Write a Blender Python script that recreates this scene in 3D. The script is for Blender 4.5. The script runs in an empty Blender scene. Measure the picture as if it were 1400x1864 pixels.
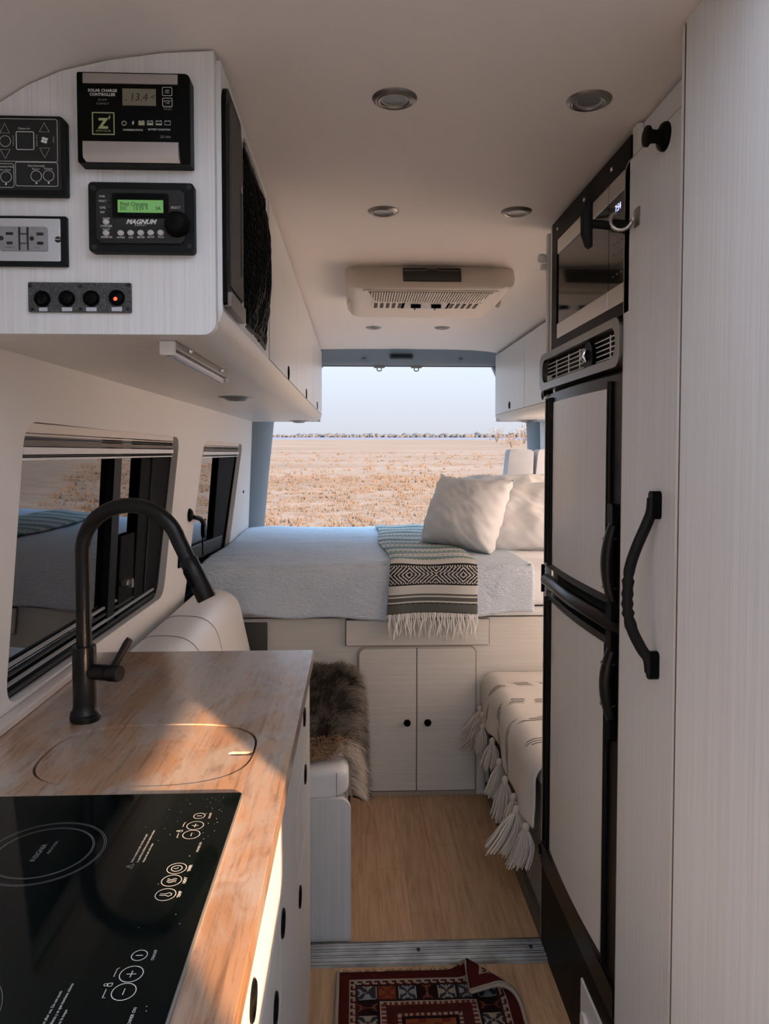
import bpy, bmesh, math, random
from mathutils import Vector, Matrix, noise
from mathutils.geometry import tessellate_polygon
rnd = random.Random(7)
PI = math.pi
S = bpy.context.scene
COL = S.collection

# ------------------------------------------------------------------ camera, sky, sun, exposure
FOC = 1350.0                      # focal length in pixels of the 1400x1864 frame
EYE = Vector((0, 0, 1.4))
PITCH = math.atan(.04); YAW = math.atan(52 / FOC)
cd = bpy.data.cameras.new('camera'); cam = bpy.data.objects.new('camera', cd); COL.objects.link(cam)
cam.location = EYE; cam.rotation_euler = (PI / 2 - PITCH, 0, -YAW)
cd.sensor_fit = 'VERTICAL'; cd.sensor_height = 24.0; cd.lens = 24.0 * FOC / 1864
cd.shift_y = -0.03004; cd.clip_start = .02; cd.clip_end = 3000
S.camera = cam

SUN_DIR = Vector((-.5, .87, -.22)).normalized()
sd = bpy.data.lights.new('sun', 'SUN'); so = bpy.data.objects.new('sun', sd); COL.objects.link(so)
so.rotation_euler = SUN_DIR.to_track_quat('-Z', 'Y').to_euler(); so.location = (6, -10, 6)
sd.energy = 6.5; sd.color = (1.0, .61, .35); sd.angle = math.radians(.53)

W = bpy.data.worlds.new('sky'); S.world = W; W.use_nodes = True
nt = W.node_tree; nt.nodes.clear()
wo = nt.nodes.new('ShaderNodeOutputWorld'); wb = nt.nodes.new('ShaderNodeBackground')
tc = nt.nodes.new('ShaderNodeTexCoord'); sx = nt.nodes.new('ShaderNodeSeparateXYZ'); cr = nt.nodes.new('ShaderNodeValToRGB')
nt.links.new(tc.outputs['Generated'], sx.inputs[0]); nt.links.new(sx.outputs['Z'], cr.inputs[0])
nt.links.new(cr.outputs[0], wb.inputs[0])
nt.links.new(wb.outputs[0], wo.inputs[0])
e = cr.color_ramp.elements
# hazy sky: luminance rises steadily towards the zenith as (1 + 2 sin h) / 3, pale rose at the horizon to clear blue overhead
hz, zn = (.405, .412, .445), (.47, .78, 1.20)
def skyc(h): return tuple((a_ + (b_ - a_) * min(1, h * 1.15)) * (1 + 2 * h) for a_, b_ in zip(hz, zn)) + (1,)
e[0].position = 0.0; e[0].color = skyc(0); e[1].position = 1.0; e[1].color = skyc(1)
for q in (.12, .3, .5, .7): k = e.new(q); k.color = skyc(q)
wb.inputs[1].default_value = .46

S.view_settings.view_transform = 'Standard'; S.view_settings.look = 'None'
S.view_settings.exposure = 1.84; S.view_settings.gamma = 1.0; S.view_settings.use_curve_mapping = False

# ------------------------------------------------------------------ measuring helpers
_fw = Vector((math.sin(YAW) * math.cos(PITCH), math.cos(YAW) * math.cos(PITCH), -math.sin(PITCH)))
_rt = Vector((math.cos(YAW), -math.sin(YAW), 0)); _up = _rt.cross(_fw)
def _ray(px, py): return _fw * FOC + _rt * (px - 700) - _up * (py - 876)
def onX(px, py, x): r = _ray(px, py); return EYE + r * (x / r.x)
def onY(px, py, y): r = _ray(px, py); return EYE + r * (y / r.y)
def onZ(px, py, z): r = _ray(px, py); return EYE + r * ((z - 1.4) / r.z)

# ------------------------------------------------------------------ material helpers
MATS = {}
def nodes(name):
    m = bpy.data.materials.new(name); m.use_nodes = True
    t = m.node_tree; b = t.nodes['Principled BSDF']; MATS[name] = m
    return m, t, b
def pos(t): return t.nodes.new('ShaderNodeNewGeometry').outputs['Position']
def mapping(t, vec, scale, rot=(0, 0, 0)):
    n = t.nodes.new('ShaderNodeMapping'); n.inputs['Scale'].default_value = scale; n.inputs['Rotation'].default_value = rot
    t.links.new(vec, n.inputs['Vector']); return n.outputs[0]
def noisetex(t, vec, scale=1, detail=4, rough=.55, dist=0):
    n = t.nodes.new('ShaderNodeTexNoise'); n.inputs['Scale'].default_value = scale; n.inputs['Detail'].default_value = detail
    n.inputs['Roughness'].default_value = rough; n.inputs['Distortion'].default_value = dist
    t.links.new(vec, n.inputs['Vector']); return n.outputs['Fac']
def ramp(t, fac, stops):
    n = t.nodes.new('ShaderNodeValToRGB'); el = n.color_ramp.elements
    el[0].position = stops[0][0]; el[0].color = (*stops[0][1], 1); el[1].position = stops[-1][0]; el[1].color = (*stops[-1][1], 1)
    for p, c in stops[1:-1]: q = el.new(p); q.color = (*c, 1)
    t.links.new(fac, n.inputs[0]); return n.outputs[0]
def mixc(t, a, b, fac, mode='MIX'):
    n = t.nodes.new('ShaderNodeMix'); n.data_type = 'RGBA'; n.blend_type = mode
    for s, v in ((n.inputs[6], a), (n.inputs[7], b)):
        if isinstance(v, tuple): s.default_value = (*v, 1)
        else: t.links.new(v, s)
    if isinstance(fac, (int, float)): n.inputs[0].default_value = fac
    else: t.links.new(fac, n.inputs[0])
    return n.outputs[2]
def bump(t, b, h, strength=.3, dist=.002):
    n = t.nodes.new('ShaderNodeBump'); n.inputs['Strength'].default_value = strength; n.inputs['Distance'].default_value = dist
    t.links.new(h, n.inputs['Height']); t.links.new(n.outputs[0], b.inputs['Normal'])
def plain(name, col, rough=.5, metal=0, spec=.5, grain=0, gscale=400, gd=.001, var=0, vscale=6, emit=None, es=0, coat=0):
    m, t, b = nodes(name)
    b.inputs['Base Color'].default_value = (*col, 1); b.inputs['Roughness'].default_value = rough
    b.inputs['Metallic'].default_value = metal; b.inputs['Specular IOR Level'].default_value = spec
    b.inputs['Coat Weight'].default_value = coat
    if grain: bump(t, b, noisetex(t, pos(t), gscale, 2), grain, gd)
    if var:
        f = noisetex(t, pos(t), vscale, 5)
        c = ramp(t, f, [(.3, tuple(max(0, x * (1 - var)) for x in col)), (.7, tuple(min(1, x * (1 + var)) for x in col))])
        t.links.new(c, b.inputs['Base Color'])
    if emit: b.inputs['Emission Color'].default_value = (*emit, 1); b.inputs['Emission Strength'].default_value = es
    return m
def laminate(name, scale, light=(.755, .77, .76), dark=(.65, .64, .615), rough=.38):
    m, t, b = nodes(name)
    p = pos(t)
    f1 = noisetex(t, mapping(t, p, scale), 1, 5, .62)
    f2 = noisetex(t, mapping(t, p, tuple(s * .22 for s in scale)), 1, 3, .5)
    c = ramp(t, f1, [(.30, dark), (.44, tuple(.35 * d + .65 * l for d, l in zip(dark, light))), (.60, light)])
    c2 = ramp(t, f2, [(.35, (.94, .93, .915)), (.65, (1, 1, 1))])
    t.links.new(mixc(t, c, c2, 1.0, 'MULTIPLY'), b.inputs['Base Color'])
    b.inputs['Roughness'].default_value = rough; b.inputs['Specular IOR Level'].default_value = .4
    bump(t, b, f1, .12, .0006)
    return m
def attrmat(name, attr='tint', rough=.9, bscale=0, bstr=.4, bd=.002, spec=.2, sheen=0):
    m, t, b = nodes(name)
    a = t.nodes.new('ShaderNodeAttribute'); a.attribute_name = attr
    t.links.new(a.outputs['Color'], b.inputs['Base Color'])
    b.inputs['Roughness'].default_value = rough; b.inputs['Specular IOR Level'].default_value = spec
    b.inputs['Sheen Weight'].default_value = sheen
    if bscale: bump(t, b, noisetex(t, pos(t), bscale, 2), bstr, bd)
    return m

LAM_V = laminate('laminate_upright_grain', (750, 750, 5.0))
LAM_X = laminate('laminate_crosswise_grain', (8, 700, 700), (.74, .73, .68), (.61, .59, .54))
LAM_Y = laminate('laminate_lengthwise_grain', (300, 4, 300))
LAM_SIDE = laminate('pale_laminate', (260, 260, 2.5), (.78, .79, .78), (.68, .675, .65))
WHITE = plain('white_plastic', (.80, .79, .76), .45)
CEIL = plain('ceiling_vinyl', (.85, .785, .715), .6, grain=.12, gscale=500, gd=.0006)
WALLV = plain('wall_vinyl', (.72, .70, .66), .55, grain=.2, gscale=420, gd=.0006)
BLACK = plain('black_plastic', (.004, .0045, .0045), .42, spec=.06)
BLACKM = plain('black_satin_metal', (.006, .006, .0055), .34, spec=.3, grain=.1, gscale=1500, gd=.0003)
BLACKT = plain('black_textured_plastic', (.009, .011, .011), .55, spec=.12, grain=.5, gscale=900, gd=.0006)
RUBBER = plain('black_rubber', (.006, .006, .006), .6, spec=.25)
DKGREY = plain('dark_grey_plastic', (.018, .020, .019), .5, spec=.25)
GREY = plain('grey_plastic', (.26, .27, .27), .5)
STEEL = plain('brushed_steel', (.55, .53, .50), .32, metal=1, grain=.08, gscale=300)
ALU = plain('worn_aluminium', (.24, .235, .215), .45, metal=.9, var=.35, vscale=14)
NICKEL = plain('nickel_trim', (.27, .255, .235), .33, metal=.85)
SILVER = plain('satin_silver_panel', (.40, .375, .345), .40, metal=.75)
CHROME = plain('chrome', (.75, .77, .80), .12, metal=1)
INKW = plain('white_print', (.62, .62, .58), .7)
INKG = plain('grey_print', (.22, .22, .21), .7)
INKL = plain('lime_print', (.32, .36, .16), .7)
INKD = plain('dark_print', (.01, .012, .01), .7)
LCD = plain('lcd_glass', (.17, .155, .11), .3, var=.12, vscale=900)
LCDG = plain('lit_green_lcd', (.045, .105, .032), .4, emit=(.17, .42, .12), es=.16)
REDLED = plain('red_led', (.6, .02, .01), .3, emit=(1, .05, .02), es=1.2)
BLUELED = plain('blue_display_digits', (.3, .4, .9), .4, emit=(.45, .5, 1), es=.9)
LABELW = plain('paper_label', (.5, .52, .55), .7)
CERAM = plain('black_glass_ceramic', (.003, .005, .005), .06, spec=.12)
FROST = plain('frosted_lens', (.40, .38, .33), .35)
VINYL = plain('white_vinyl_upholstery', (.80, .79, .76), .42, grain=.15, gscale=300, gd=.0008)
PILLOW = plain('white_cotton', (.80, .81, .80), .9, spec=.2, grain=.25, gscale=700, gd=.0006)
MATTRESS = plain('white_sheet', (.80, .81, .82), .9, spec=.2)
BLUEGREY = plain('blue_grey_door_trim', (.20, .245, .27), .6, grain=.3, gscale=500, gd=.0006)
CARPET = plain('beige_carpet', (.36, .34, .29), .95, spec=.1, grain=.9, gscale=600, gd=.003, var=.2, vscale=60)
SKIRT = plain('dark_edge_trim', (.10, .085, .065), .6)
ACBEIGE = plain('cream_plastic_housing', (.66, .60, .52), .45)
ACDARK = plain('smoked_plastic', (.035, .037, .035), .3)

# butcher block
m, t, b = nodes('worn_butcher_block'); WOOD = m
p = pos(t)
st = t.nodes.new('ShaderNodeTexBrick'); st.offset = .37; st.inputs['Scale'].default_value = 1
st.inputs['Brick Width'].default_value = .62; st.inputs['Row Height'].default_value = .042; st.inputs['Mortar Size'].default_value = 0.0006
st.inputs['Color1'].default_value = (.50, .295, .17, 1); st.inputs['Color2'].default_value = (.36, .205, .115, 1); st.inputs['Mortar'].default_value = (.36, .22, .14, 1)
t.links.new(mapping(t, p, (1, 1, 1), (0, 0, PI / 2)), st.inputs['Vector'])
g = noisetex(t, mapping(t, p, (130, 7, 60)), 1, 6, .65, .4)
c = mixc(t, st.outputs['Color'], ramp(t, g, [(.34, (.50, .44, .38)), (.50, (1, 1, 1)), (.66, (1.0, .93, .86))]), .9, 'MULTIPLY')
wr = noisetex(t, mapping(t, p, (9, 4, 5)), 1, 7, .68, 1.2)
c = mixc(t, c, (.43, .385, .345), ramp(t, wr, [(.42, (0, 0, 0)), (.60, (.70, .70, .70))]))
stn = noisetex(t, mapping(t, p, (46, 16, 20)), 1, 5, .7, .6)
c = mixc(t, c, (.20, .12, .075), ramp(t, stn, [(.55, (0, 0, 0)), (.72, (.75, .75, .75))]))
t.links.new(c, b.inputs['Base Color']); b.inputs['Roughness'].default_value = .40; b.inputs['Coat Weight'].default_value = 1.0; b.inputs['Coat Roughness'].default_value = .2
bump(t, b, g, .12, .0008)

# vinyl floor planks
m, t, b = nodes('oak_vinyl_plank'); PLANK = m
p = pos(t)
oi = t.nodes.new('ShaderNodeObjectInfo')
g = noisetex(t, mapping(t, p, (70, 5, 40)), 1, 6, .65, .5)
c = ramp(t, g, [(.3, (.45, .285, .155)), (.55, (.64, .425, .245)), (.75, (.70, .49, .30))])
tone = ramp(t, oi.outputs['Random'], [(0, (.86, .84, .80)), (1, (1.04, 1.0, .98))])
c = mixc(t, c, tone, 1.0, 'MULTIPLY')
sp = noisetex(t, p, 420, 2); c = mixc(t, c, ramp(t, sp, [(.35, (.8, .8, .8)), (.6, (1, 1, 1))]), 1.0, 'MULTIPLY')
t.links.new(c, b.inputs['Base Color']); b.inputs['Roughness'].default_value = .5
bump(t, b, g, .1, .0006)

# bedspread: pale blue white quilted cotton
m, t, b = nodes('quilted_cotton_spread'); SPREAD = m
p = pos(t)
h1 = noisetex(t, mapping(t, p, (60, 150, 150)), 1, 3, .6, .6); h2 = noisetex(t, mapping(t, p, (5, 13, 9)), 1, 4, .55, .8)
ad = t.nodes.new('ShaderNodeMath'); ad.operation = 'MULTIPLY_ADD'; ad.inputs[1].default_value = 2.6
t.links.new(h2, ad.inputs[0]); t.links.new(h1, ad.inputs[2])
b.inputs['Base Color'].default_value = (.68, .775, .87, 1); b.inputs['Roughness'].default_value = .95; b.inputs['Specular IOR Level'].default_value = .1
bump(t, b, ad.outputs[0], .95, .008)

# tinted window pane: dark film over glass, mirrors the bright inside
def tintglass(name, tint, f0):
    m = bpy.data.materials.new(name); m.use_nodes = True; t = m.node_tree; t.nodes.clear(); MATS[name] = m
    o = t.nodes.new('ShaderNodeOutputMaterial'); tr = t.nodes.new('ShaderNodeBsdfTransparent'); gl = t.nodes.new('ShaderNodeBsdfGlossy')
    tr.inputs[0].default_value = (*tint, 1); gl.inputs['Roughness'].default_value = .015; gl.inputs['Color'].default_value = (.95, .97, 1, 1)
    fr = t.nodes.new('ShaderNodeFresnel'); fr.inputs[0].default_value = f0
    mx = t.nodes.new('ShaderNodeMixShader')
    t.links.new(fr.outputs[0], mx.inputs[0]); t.links.new(tr.outputs[0], mx.inputs[1]); t.links.new(gl.outputs[0], mx.inputs[2]); t.links.new(mx.outputs[0], o.inputs[0])
    return m
TINT = tintglass('dark_tinted_glass', (.03, .035, .035), 2.3)
CLEAR = tintglass('clear_window_glass', (.85, .87, .87), 1.45)
# diffusing pane for the added roof hatch and the unseen right windows
m = bpy.data.materials.new('light_diffusing_acrylic'); m.use_nodes = True; t = m.node_tree; t.nodes.clear(); DIFFUSER = m
o_ = t.nodes.new('ShaderNodeOutputMaterial'); d1 = t.nodes.new('ShaderNodeBsdfDiffuse'); d2 = t.nodes.new('ShaderNodeBsdfTranslucent'); mx = t.nodes.new('ShaderNodeMixShader')
d1.inputs[0].default_value = (.9, .9, .9, 1); d2.inputs[0].default_value = (.95, .95, .95, 1); mx.inputs[0].default_value = .85
t.links.new(d1.outputs[0], mx.inputs[1]); t.links.new(d2.outputs[0], mx.inputs[2]); t.links.new(mx.outputs[0], o_.inputs[0])

# ------------------------------------------------------------------ mesh helpers
def rrect(u0, u1, v0, v1, r, n=5):
    """rounded rectangle outline; r one radius or (bl, br, tr, tl)"""
    if not isinstance(r, (tuple, list)): r = (r,) * 4
    out = []
    for (cx, cy, a, q) in ((u0, v0, PI, r[0]), (u1, v0, 1.5 * PI, r[1]), (u1, v1, 0, r[2]), (u0, v1, .5 * PI, r[3])):
        if q <= 0: out.append((cx, cy)); continue
        mx_ = cx + (q if cx == u0 else -q); my_ = cy + (q if cy == v0 else -q)
        for i in range(n + 1):
            th = a + .5 * PI * i / n; out.append((mx_ + q * math.cos(th), my_ + q * math.sin(th)))
    return out
def rpoly(pts, r, n=5):
    """polygon with rounded corners"""
    out = []; N = len(pts)
    for i in range(N):
        p0, p1, p2 = Vector(pts[i - 1]), Vector(pts[i]), Vector(pts[(i + 1) % N])
        d0 = (p0 - p1); d2 = (p2 - p1); q = min(r, d0.length * .45, d2.length * .45)
        a = p1 + d0.normalized() * q; c_ = p1 + d2.normalized() * q
        for k_ in range(n + 1):
            s = k_ / n; out.append(tuple((1 - s) ** 2 * a + 2 * s * (1 - s) * p1 + s * s * c_))
    return out
def circ(cx, cy, r, n=20, ry=None): return [(cx + r * math.cos(2 * PI * i / n), cy + (ry or r) * math.sin(2 * PI * i / n)) for i in range(n)]
def frame(o, u, v, w):
    u, v, w = Vector(u), Vector(v), Vector(w)
    return Matrix(((u.x, v.x, w.x, o[0]), (u.y, v.y, w.y, o[1]), (u.z, v.z, w.z, o[2]), (0, 0, 0, 1)))
def FACE_CAM(y): return frame((0, y, 0), (1, 0, 0), (0, 0, 1), (0, -1, 0))     # u=x v=z, outwards to the viewer
def FACE_L(x): return frame((x, 0, 0), (0, 1, 0), (0, 0, 1), (1, 0, 0))        # left units, outwards to +x; u=y v=z
def FACE_R(x): return frame((x, 0, 0), (0, 1, 0), (0, 0, 1), (-1, 0, 0))       # right units, outwards to -x
def FLAT(z): return frame((0, 0, z), (1, 0, 0), (0, 1, 0), (0, 0, 1))          # u=x v=y
def UNDER(z): return frame((0, 0, z), (1, 0, 0), (0, 1, 0), (0, 0, -1))        # hanging under a ceiling
ALONG_Y = frame((0, 0, 0), (1, 0, 0), (0, 0, 1), (0, 1, 0))                     # outline in x-z, extruded along y
ALONG_X = frame((0, 0, 0), (0, 1, 0), (0, 0, 1), (1, 0, 0))                     # outline in y-z, extruded along x
ALONG_Z = FLAT(0)

WORLD = {}
class MB:
    def __init__(s): s.v = []; s.f = []; s.c = []
    def add(s, vs, fs, M=None, col=None):
        o = len(s.v)
        for q in vs:
            q = Vector(q); s.v.append(M @ q if M is not None else q)
        s.f += [tuple(i + o for i in f) for f in fs]
        s.c += [col] * len(fs)
        return s
    def box(s, x0, x1, y0, y1, z0, z1, M=None):
        vs = [(x, y, z) for z in (z0, z1) for y in (y0, y1) for x in (x0, x1)]
        return s.add(vs, [(0, 1, 3, 2), (4, 6, 7, 5), (0, 4, 5, 1), (2, 3, 7, 6), (0, 2, 6, 4), (1, 5, 7, 3)], M)
    def plate(s, outl, w0, w1, M=None, holes=(), mp=None):
        loops = [list(outl)] + [list(h) for h in holes]
        flat = [q for L in loops for q in L]; n = len(flat)
        tris = tessellate_polygon([[Vector((q[0], q[1], 0)) for q in L] for L in loops])
        vs = [(q[0], q[1], w0) for q in flat] + [(q[0], q[1], w1) for q in flat]
        if mp: vs = [mp(*q) for q in vs]
        fs = [tuple(x) for x in tris] + [tuple(i + n for i in reversed(x)) for x in tris]
        o = 0
        for L in loops:
            k_ = len(L)
            for i in range(k_):
                j = (i + 1) % k_; fs.append((o + i, o + j, o + j + n, o + i + n))
            o += k_
        return s.add(vs, fs, M)
    def poly(s, outl, w, M=None):
        tris = tessellate_polygon([[Vector((q[0], q[1], 0)) for q in outl]])
        return s.add([(q[0], q[1], w) for q in outl], [tuple(x) for x in tris], M)
    def line(s, pts, wd, w, M=None, closed=False):
        """flat printed stroke"""
        P = [Vector((q[0], q[1])) for q in pts]; n = len(P); vs = []
        for i in range(n):
            a = P[i - 1] if (i or closed) else P[i]; c_ = P[(i + 1) % n] if (i < n - 1 or closed) else P[i]
            d = (c_ - a); d = d.normalized() if d.length > 1e-9 else Vector((1, 0)); nn = Vector((-d.y, d.x)) * wd / 2
            vs += [(P[i].x + nn.x, P[i].y + nn.y, w), (P[i].x - nn.x, P[i].y - nn.y, w)]
        m_ = n if closed else n - 1
        return s.add(vs, [(2 * i, 2 * i + 1, 2 * ((i + 1) % n) + 1, 2 * ((i + 1) % n)) for i in range(m_)], M)
    def tube(s, pts, r, n=10, closed=False, M=None, flat=1.0):
        P = [Vector(q) for q in pts]; k_ = len(P); rs = r if isinstance(r, (list, tuple)) else [r] * k_
        tg = []
        for i in range(k_):
            a = P[i - 1] if (i or closed) else P[i]; c_ = P[(i + 1) % k_] if (i < k_ - 1 or closed) else P[i]
            tg.append((c_ - a).normalized())
        nn = tg[0].orthogonal().normalized(); vs = []
        if abs(tg[0].z) < .9: nn = (Vector((0, 0, 1)) - tg[0] * tg[0].z).normalized()
        for i in range(k_):
            nn = (nn - tg[i] * nn.dot(tg[i])).normalized(); bb = tg[i].cross(nn)
            for j in range(n):
                a = 2 * PI * j / n; vs.append(P[i] + (nn * math.cos(a) + bb * math.sin(a) * flat) * rs[i])
        fs = []
        for i in range(k_ if closed else k_ - 1):
            for j in range(n):
                a = i * n + j; b_ = i * n + (j + 1) % n; i2 = (i + 1) % k_
                fs.append((a, b_, i2 * n + (j + 1) % n, i2 * n + j))
        if not closed: fs += [tuple(range(n - 1, -1, -1)), tuple(range((k_ - 1) * n, k_ * n))]
        return s.add(vs, fs, M)
    def lathe(s, prof, M=None, n=24, sy=1.0):
        """profile (r, h) about local w axis"""
        vs = []; fs = []; rows = []
        for (r, h) in prof:
            if r < 1e-7: rows.append([len(vs)]); vs.append((0, 0, h))
            else:
                rows.append(list(range(len(vs), len(vs) + n)))
                vs += [(r * math.cos(2 * PI * i / n), sy * r * math.sin(2 * PI * i / n), h) for i in range(n)]
        for A, B in zip(rows, rows[1:]):
            for i in range(n):
                j = (i + 1) % n
                if len(A) == 1 and len(B) == 1: continue
                if len(A) == 1: fs.append((A[0], B[i], B[j]))
                elif len(B) == 1: fs.append((A[i], B[0], A[j]))
                else: fs.append((A[i], B[i], B[j], A[j]))
        for R in (rows[0], rows[-1]):
            if len(R) > 1: fs.append(tuple(R))
        return s.add(vs, fs, M)
    def grid(s, nu, nv, fn, col=None):
        vs = [fn(i / nu, j / nv) for j in range(nv + 1) for i in range(nu + 1)]
        fs = []; cs = []
        for j in range(nv):
            for i in range(nu):
                a = j * (nu + 1) + i; fs.append((a, a + 1, a + nu + 2, a + nu + 1))
                cs.append(col((i + .5) / nu, (j + .5) / nv) if col else None)
        o = len(s.c); s.add(vs, fs)
        for i, c_ in enumerate(cs): s.c[o + i] = c_
        return s
    def text(s, body, size, u, v, w, M, align='CENTER', shear=0, bold=0, rot=0, sx_=1.0):
        c_ = bpy.data.curves.new('lettering', 'FONT'); c_.body = body; c_.size = size; c_.align_x = align; c_.align_y = 'CENTER'
        c_.shear = shear; c_.offset = bold; c_.resolution_u = 2
        o = bpy.data.objects.new('lettering_source', c_); me = o.to_mesh()
        R = Matrix.Rotation(rot, 4, 'Z')
        vs = []
        for q in me.vertices:
            z = R @ Vector((q.co.x * sx_, q.co.y, 0)); vs.append((u + z.x, v + z.y, w))
        s.add(vs, [tuple(p_.vertices) for p_ in me.polygons], M)
        o.to_mesh_clear(); bpy.data.objects.remove(o); bpy.data.curves.remove(c_)
        return s
    def build(s, name, mat, parent=None, smooth=0, bevel=0, bseg=2, base=True, normals=True, subsurf=0, solid=0):
        me = bpy.data.meshes.new(name)
        lo = Vector([min(q[i] for q in s.v) for i in range(3)]); hi = Vector([max(q[i] for q in s.v) for i in range(3)])
        c0 = Vector(((lo.x + hi.x) / 2, (lo.y + hi.y) / 2, lo.z))
        me.from_pydata([tuple(q - c0) for q in s.v], [], s.f)
        if any(x is not None for x in s.c):
            at = me.color_attributes.new('tint', 'FLOAT_COLOR', 'CORNER'); buf = []
            for pl, x in zip(me.polygons, s.c):
                x = x or (.5, .5, .5)
                buf += [x[0], x[1], x[2], 1.0] * pl.loop_total
            at.data.foreach_set('color', buf)
        if normals:
            bm = bmesh.new(); bm.from_mesh(me); bmesh.ops.recalc_face_normals(bm, faces=bm.faces[:]); bm.to_mesh(me); bm.free()
        if smooth:
            me.polygons.foreach_set('use_smooth', [True] * len(me.polygons)); me.set_sharp_from_angle(angle=math.radians(smooth))
        me.materials.append(mat); me.update()
        o = bpy.data.objects.new(name, me); COL.objects.link(o)
        pl = WORLD[parent.name] if parent else Vector((0, 0, 0))
        o.parent = parent; o.location = c0 - pl; WORLD[o.name] = c0
        if solid: q = o.modifiers.new('thickness', 'SOLIDIFY'); q.thickness = solid; q.offset = -1
        if bevel:
            q = o.modifiers.new('bevel', 'BEVEL'); q.width = bevel; q.segments = bseg; q.limit_method = 'ANGLE'; q.angle_limit = math.radians(40)
            if not smooth:
                me.polygons.foreach_set('use_smooth', [True] * len(me.polygons)); me.set_sharp_from_angle(angle=math.radians(30)); q.harden_normals = True
        if subsurf: q = o.modifiers.new('smooth', 'SUBSURF'); q.levels = q.render_levels = subsurf
        return o
class PR:
    """flat print on a face: every stroke, mark and word becomes a part of its own"""
    def __init__(s, parent, mat): s.p = parent; s.m = mat
    def text(s, *a, **k): MB().text(*a, **k).build('lettering', s.m, s.p, normals=False)
    def line(s, *a, nm='printed_outline', **k): MB().line(*a, **k).build(nm, s.m, s.p, normals=False)
    def poly(s, *a, nm='printed_mark', **k): MB().poly(*a, **k).build(nm, s.m, s.p, normals=False)
def thing(name, label, cat, loc, group=None):
    o = bpy.data.objects.new(name, None); COL.objects.link(o); o.empty_display_size = .05
    o.location = loc; WORLD[o.name] = Vector(loc); o['label'] = label; o['category'] = cat
    if group: o['group'] = group
    return o
def tag(o, label, cat, group=None):
    o['label'] = label; o['category'] = cat
    if group: o['group'] = group
    return o
def struct(o, label=None):
    o['kind'] = 'structure'
    if label: o['label'] = label
    return o

def shell(o, label, cat):
    o['kind'] = 'structure'; o['label'] = label; o['category'] = cat
    return o
# ================================================================== the shell of the van
def wall_x(z):                      # inner face of the left wall leans in towards the roof
    return -.612 - (1.70 - z) * .045 if z < 1.7 else -.612 + (z - 1.7) * .25
def lw(u, v, w): return (wall_x(v) + w, u, v)
WIN1 = rpoly([(1.375, .925), (2.50, .915), (2.655, 1.450), (1.425, 1.458)], .055, 6)
WIN2 = rpoly([(2.80, .80), (3.72, .80), (4.11, 1.44), (3.085, 1.445)], .05, 6)
def grid_plate(mb, y0, y1, z0, z1, holes, w0, w1, mp):
    mb.plate([(y0, z0), (y1, z0), (y1, z1), (y0, z1)], w0, w1, holes=holes, mp=mp)
mb = MB(); grid_plate(mb, .2, 4.62, -.05, 1.70, [WIN1, WIN2], 0, -.055, lw)
mb.plate([(-.612, 1.70), (-.667, 1.70), (-.60, 1.98), (-.54, 1.98)], .2, 4.62, ALONG_Y)
wl = shell(mb.build('wall_left', WALLV), 'grey vinyl side wall with two rounded window openings above the counter', 'wall')

CP = [(-.66, 1.72), (-.628, 1.80), (-.585, 1.87), (-.54, 1.918), (-.49, 1.95), (-.44, 1.972), (-.37, 1.989), (-.29, 2.001), (-.2, 2.008), (-.05, 2.012)]
CP = CP + [(.25, 2.014)] + [(.5 - x, z) for x, z in reversed(CP)]
mb = MB(); out = CP + [(x, z + .03) for x, z in reversed(CP)]
HATCH_OPENING = (-.30, .80, -.95, .80)  # ceiling opening for the added light hatch
mb.plate(out, HATCH_OPENING[3], 4.46, ALONG_Y); mb.plate(out, -2.2, HATCH_OPENING[2], ALONG_Y)
def zc(x):
    for (a, za), (b_, zb) in zip(CP, CP[1:]):
        if a <= x <= b_: return za + (zb - za) * (x - a) / (b_ - a)
    return 2.0
lft = [q for q in CP if q[0] < HATCH_OPENING[0]] + [(HATCH_OPENING[0], zc(HATCH_OPENING[0]))]; rgt = [(HATCH_OPENING[1], zc(HATCH_OPENING[1]))] + [q for q in CP if q[0] > HATCH_OPENING[1]]
for part in (lft, rgt): mb.plate(part + [(x, z + .03) for x, z in reversed(part)], HATCH_OPENING[2], HATCH_OPENING[3], ALONG_Y)
shell(mb.build('ceiling', CEIL, smooth=30), 'beige vinyl ceiling curving down at the sides', 'ceiling')

def rw(u, v, w): return (.5 - wall_x(v) - w, u, v)
RWIN = rrect(2.13, 2.94, .56, 1.55, .05); RWIN2 = rrect(3.03, 4.06, .97, 1.55, .05)
PWIN = rpoly([(-1.605, 1.27), (-1.03, 1.27), (-1.03, 1.555), (-1.605, 1.555)], .03, 4)
mb = MB(); mb.plate([(-2.2, -.05), (4.62, -.05), (4.62, 1.70), (-2.2, 1.70)], 0, -.055, holes=[RWIN, RWIN2, PWIN], mp=rw)
mb.plate([(1.112, 1.70), (1.167, 1.70), (1.10, 1.98), (1.04, 1.98)], -2.2, 4.62, ALONG_Y)
shell(mb.build('wall_right', WALLV), 'grey vinyl side wall behind the refrigerator and the right bench', 'wall')
mb = MB(); mb.plate([(-.66, 1.46), (1.16, 1.46), (1.16, 2.05), (-.66, 2.05)], -2.24, -2.2, ALONG_Y)  # unseen header added to block sun coming in over the open front
shell(mb.build('sun_block_header', WALLV), 'added header out of view that keeps the sun off the counter', 'wall')
rh = thing('added_roof_hatch', 'added frosted roof hatch out of view that brightens the galley', 'hatch', (.25, -.08, 2.0))  # added behind the camera to spread daylight through the interior
hx0, hx1, hy0, hy1 = HATCH_OPENING
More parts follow.
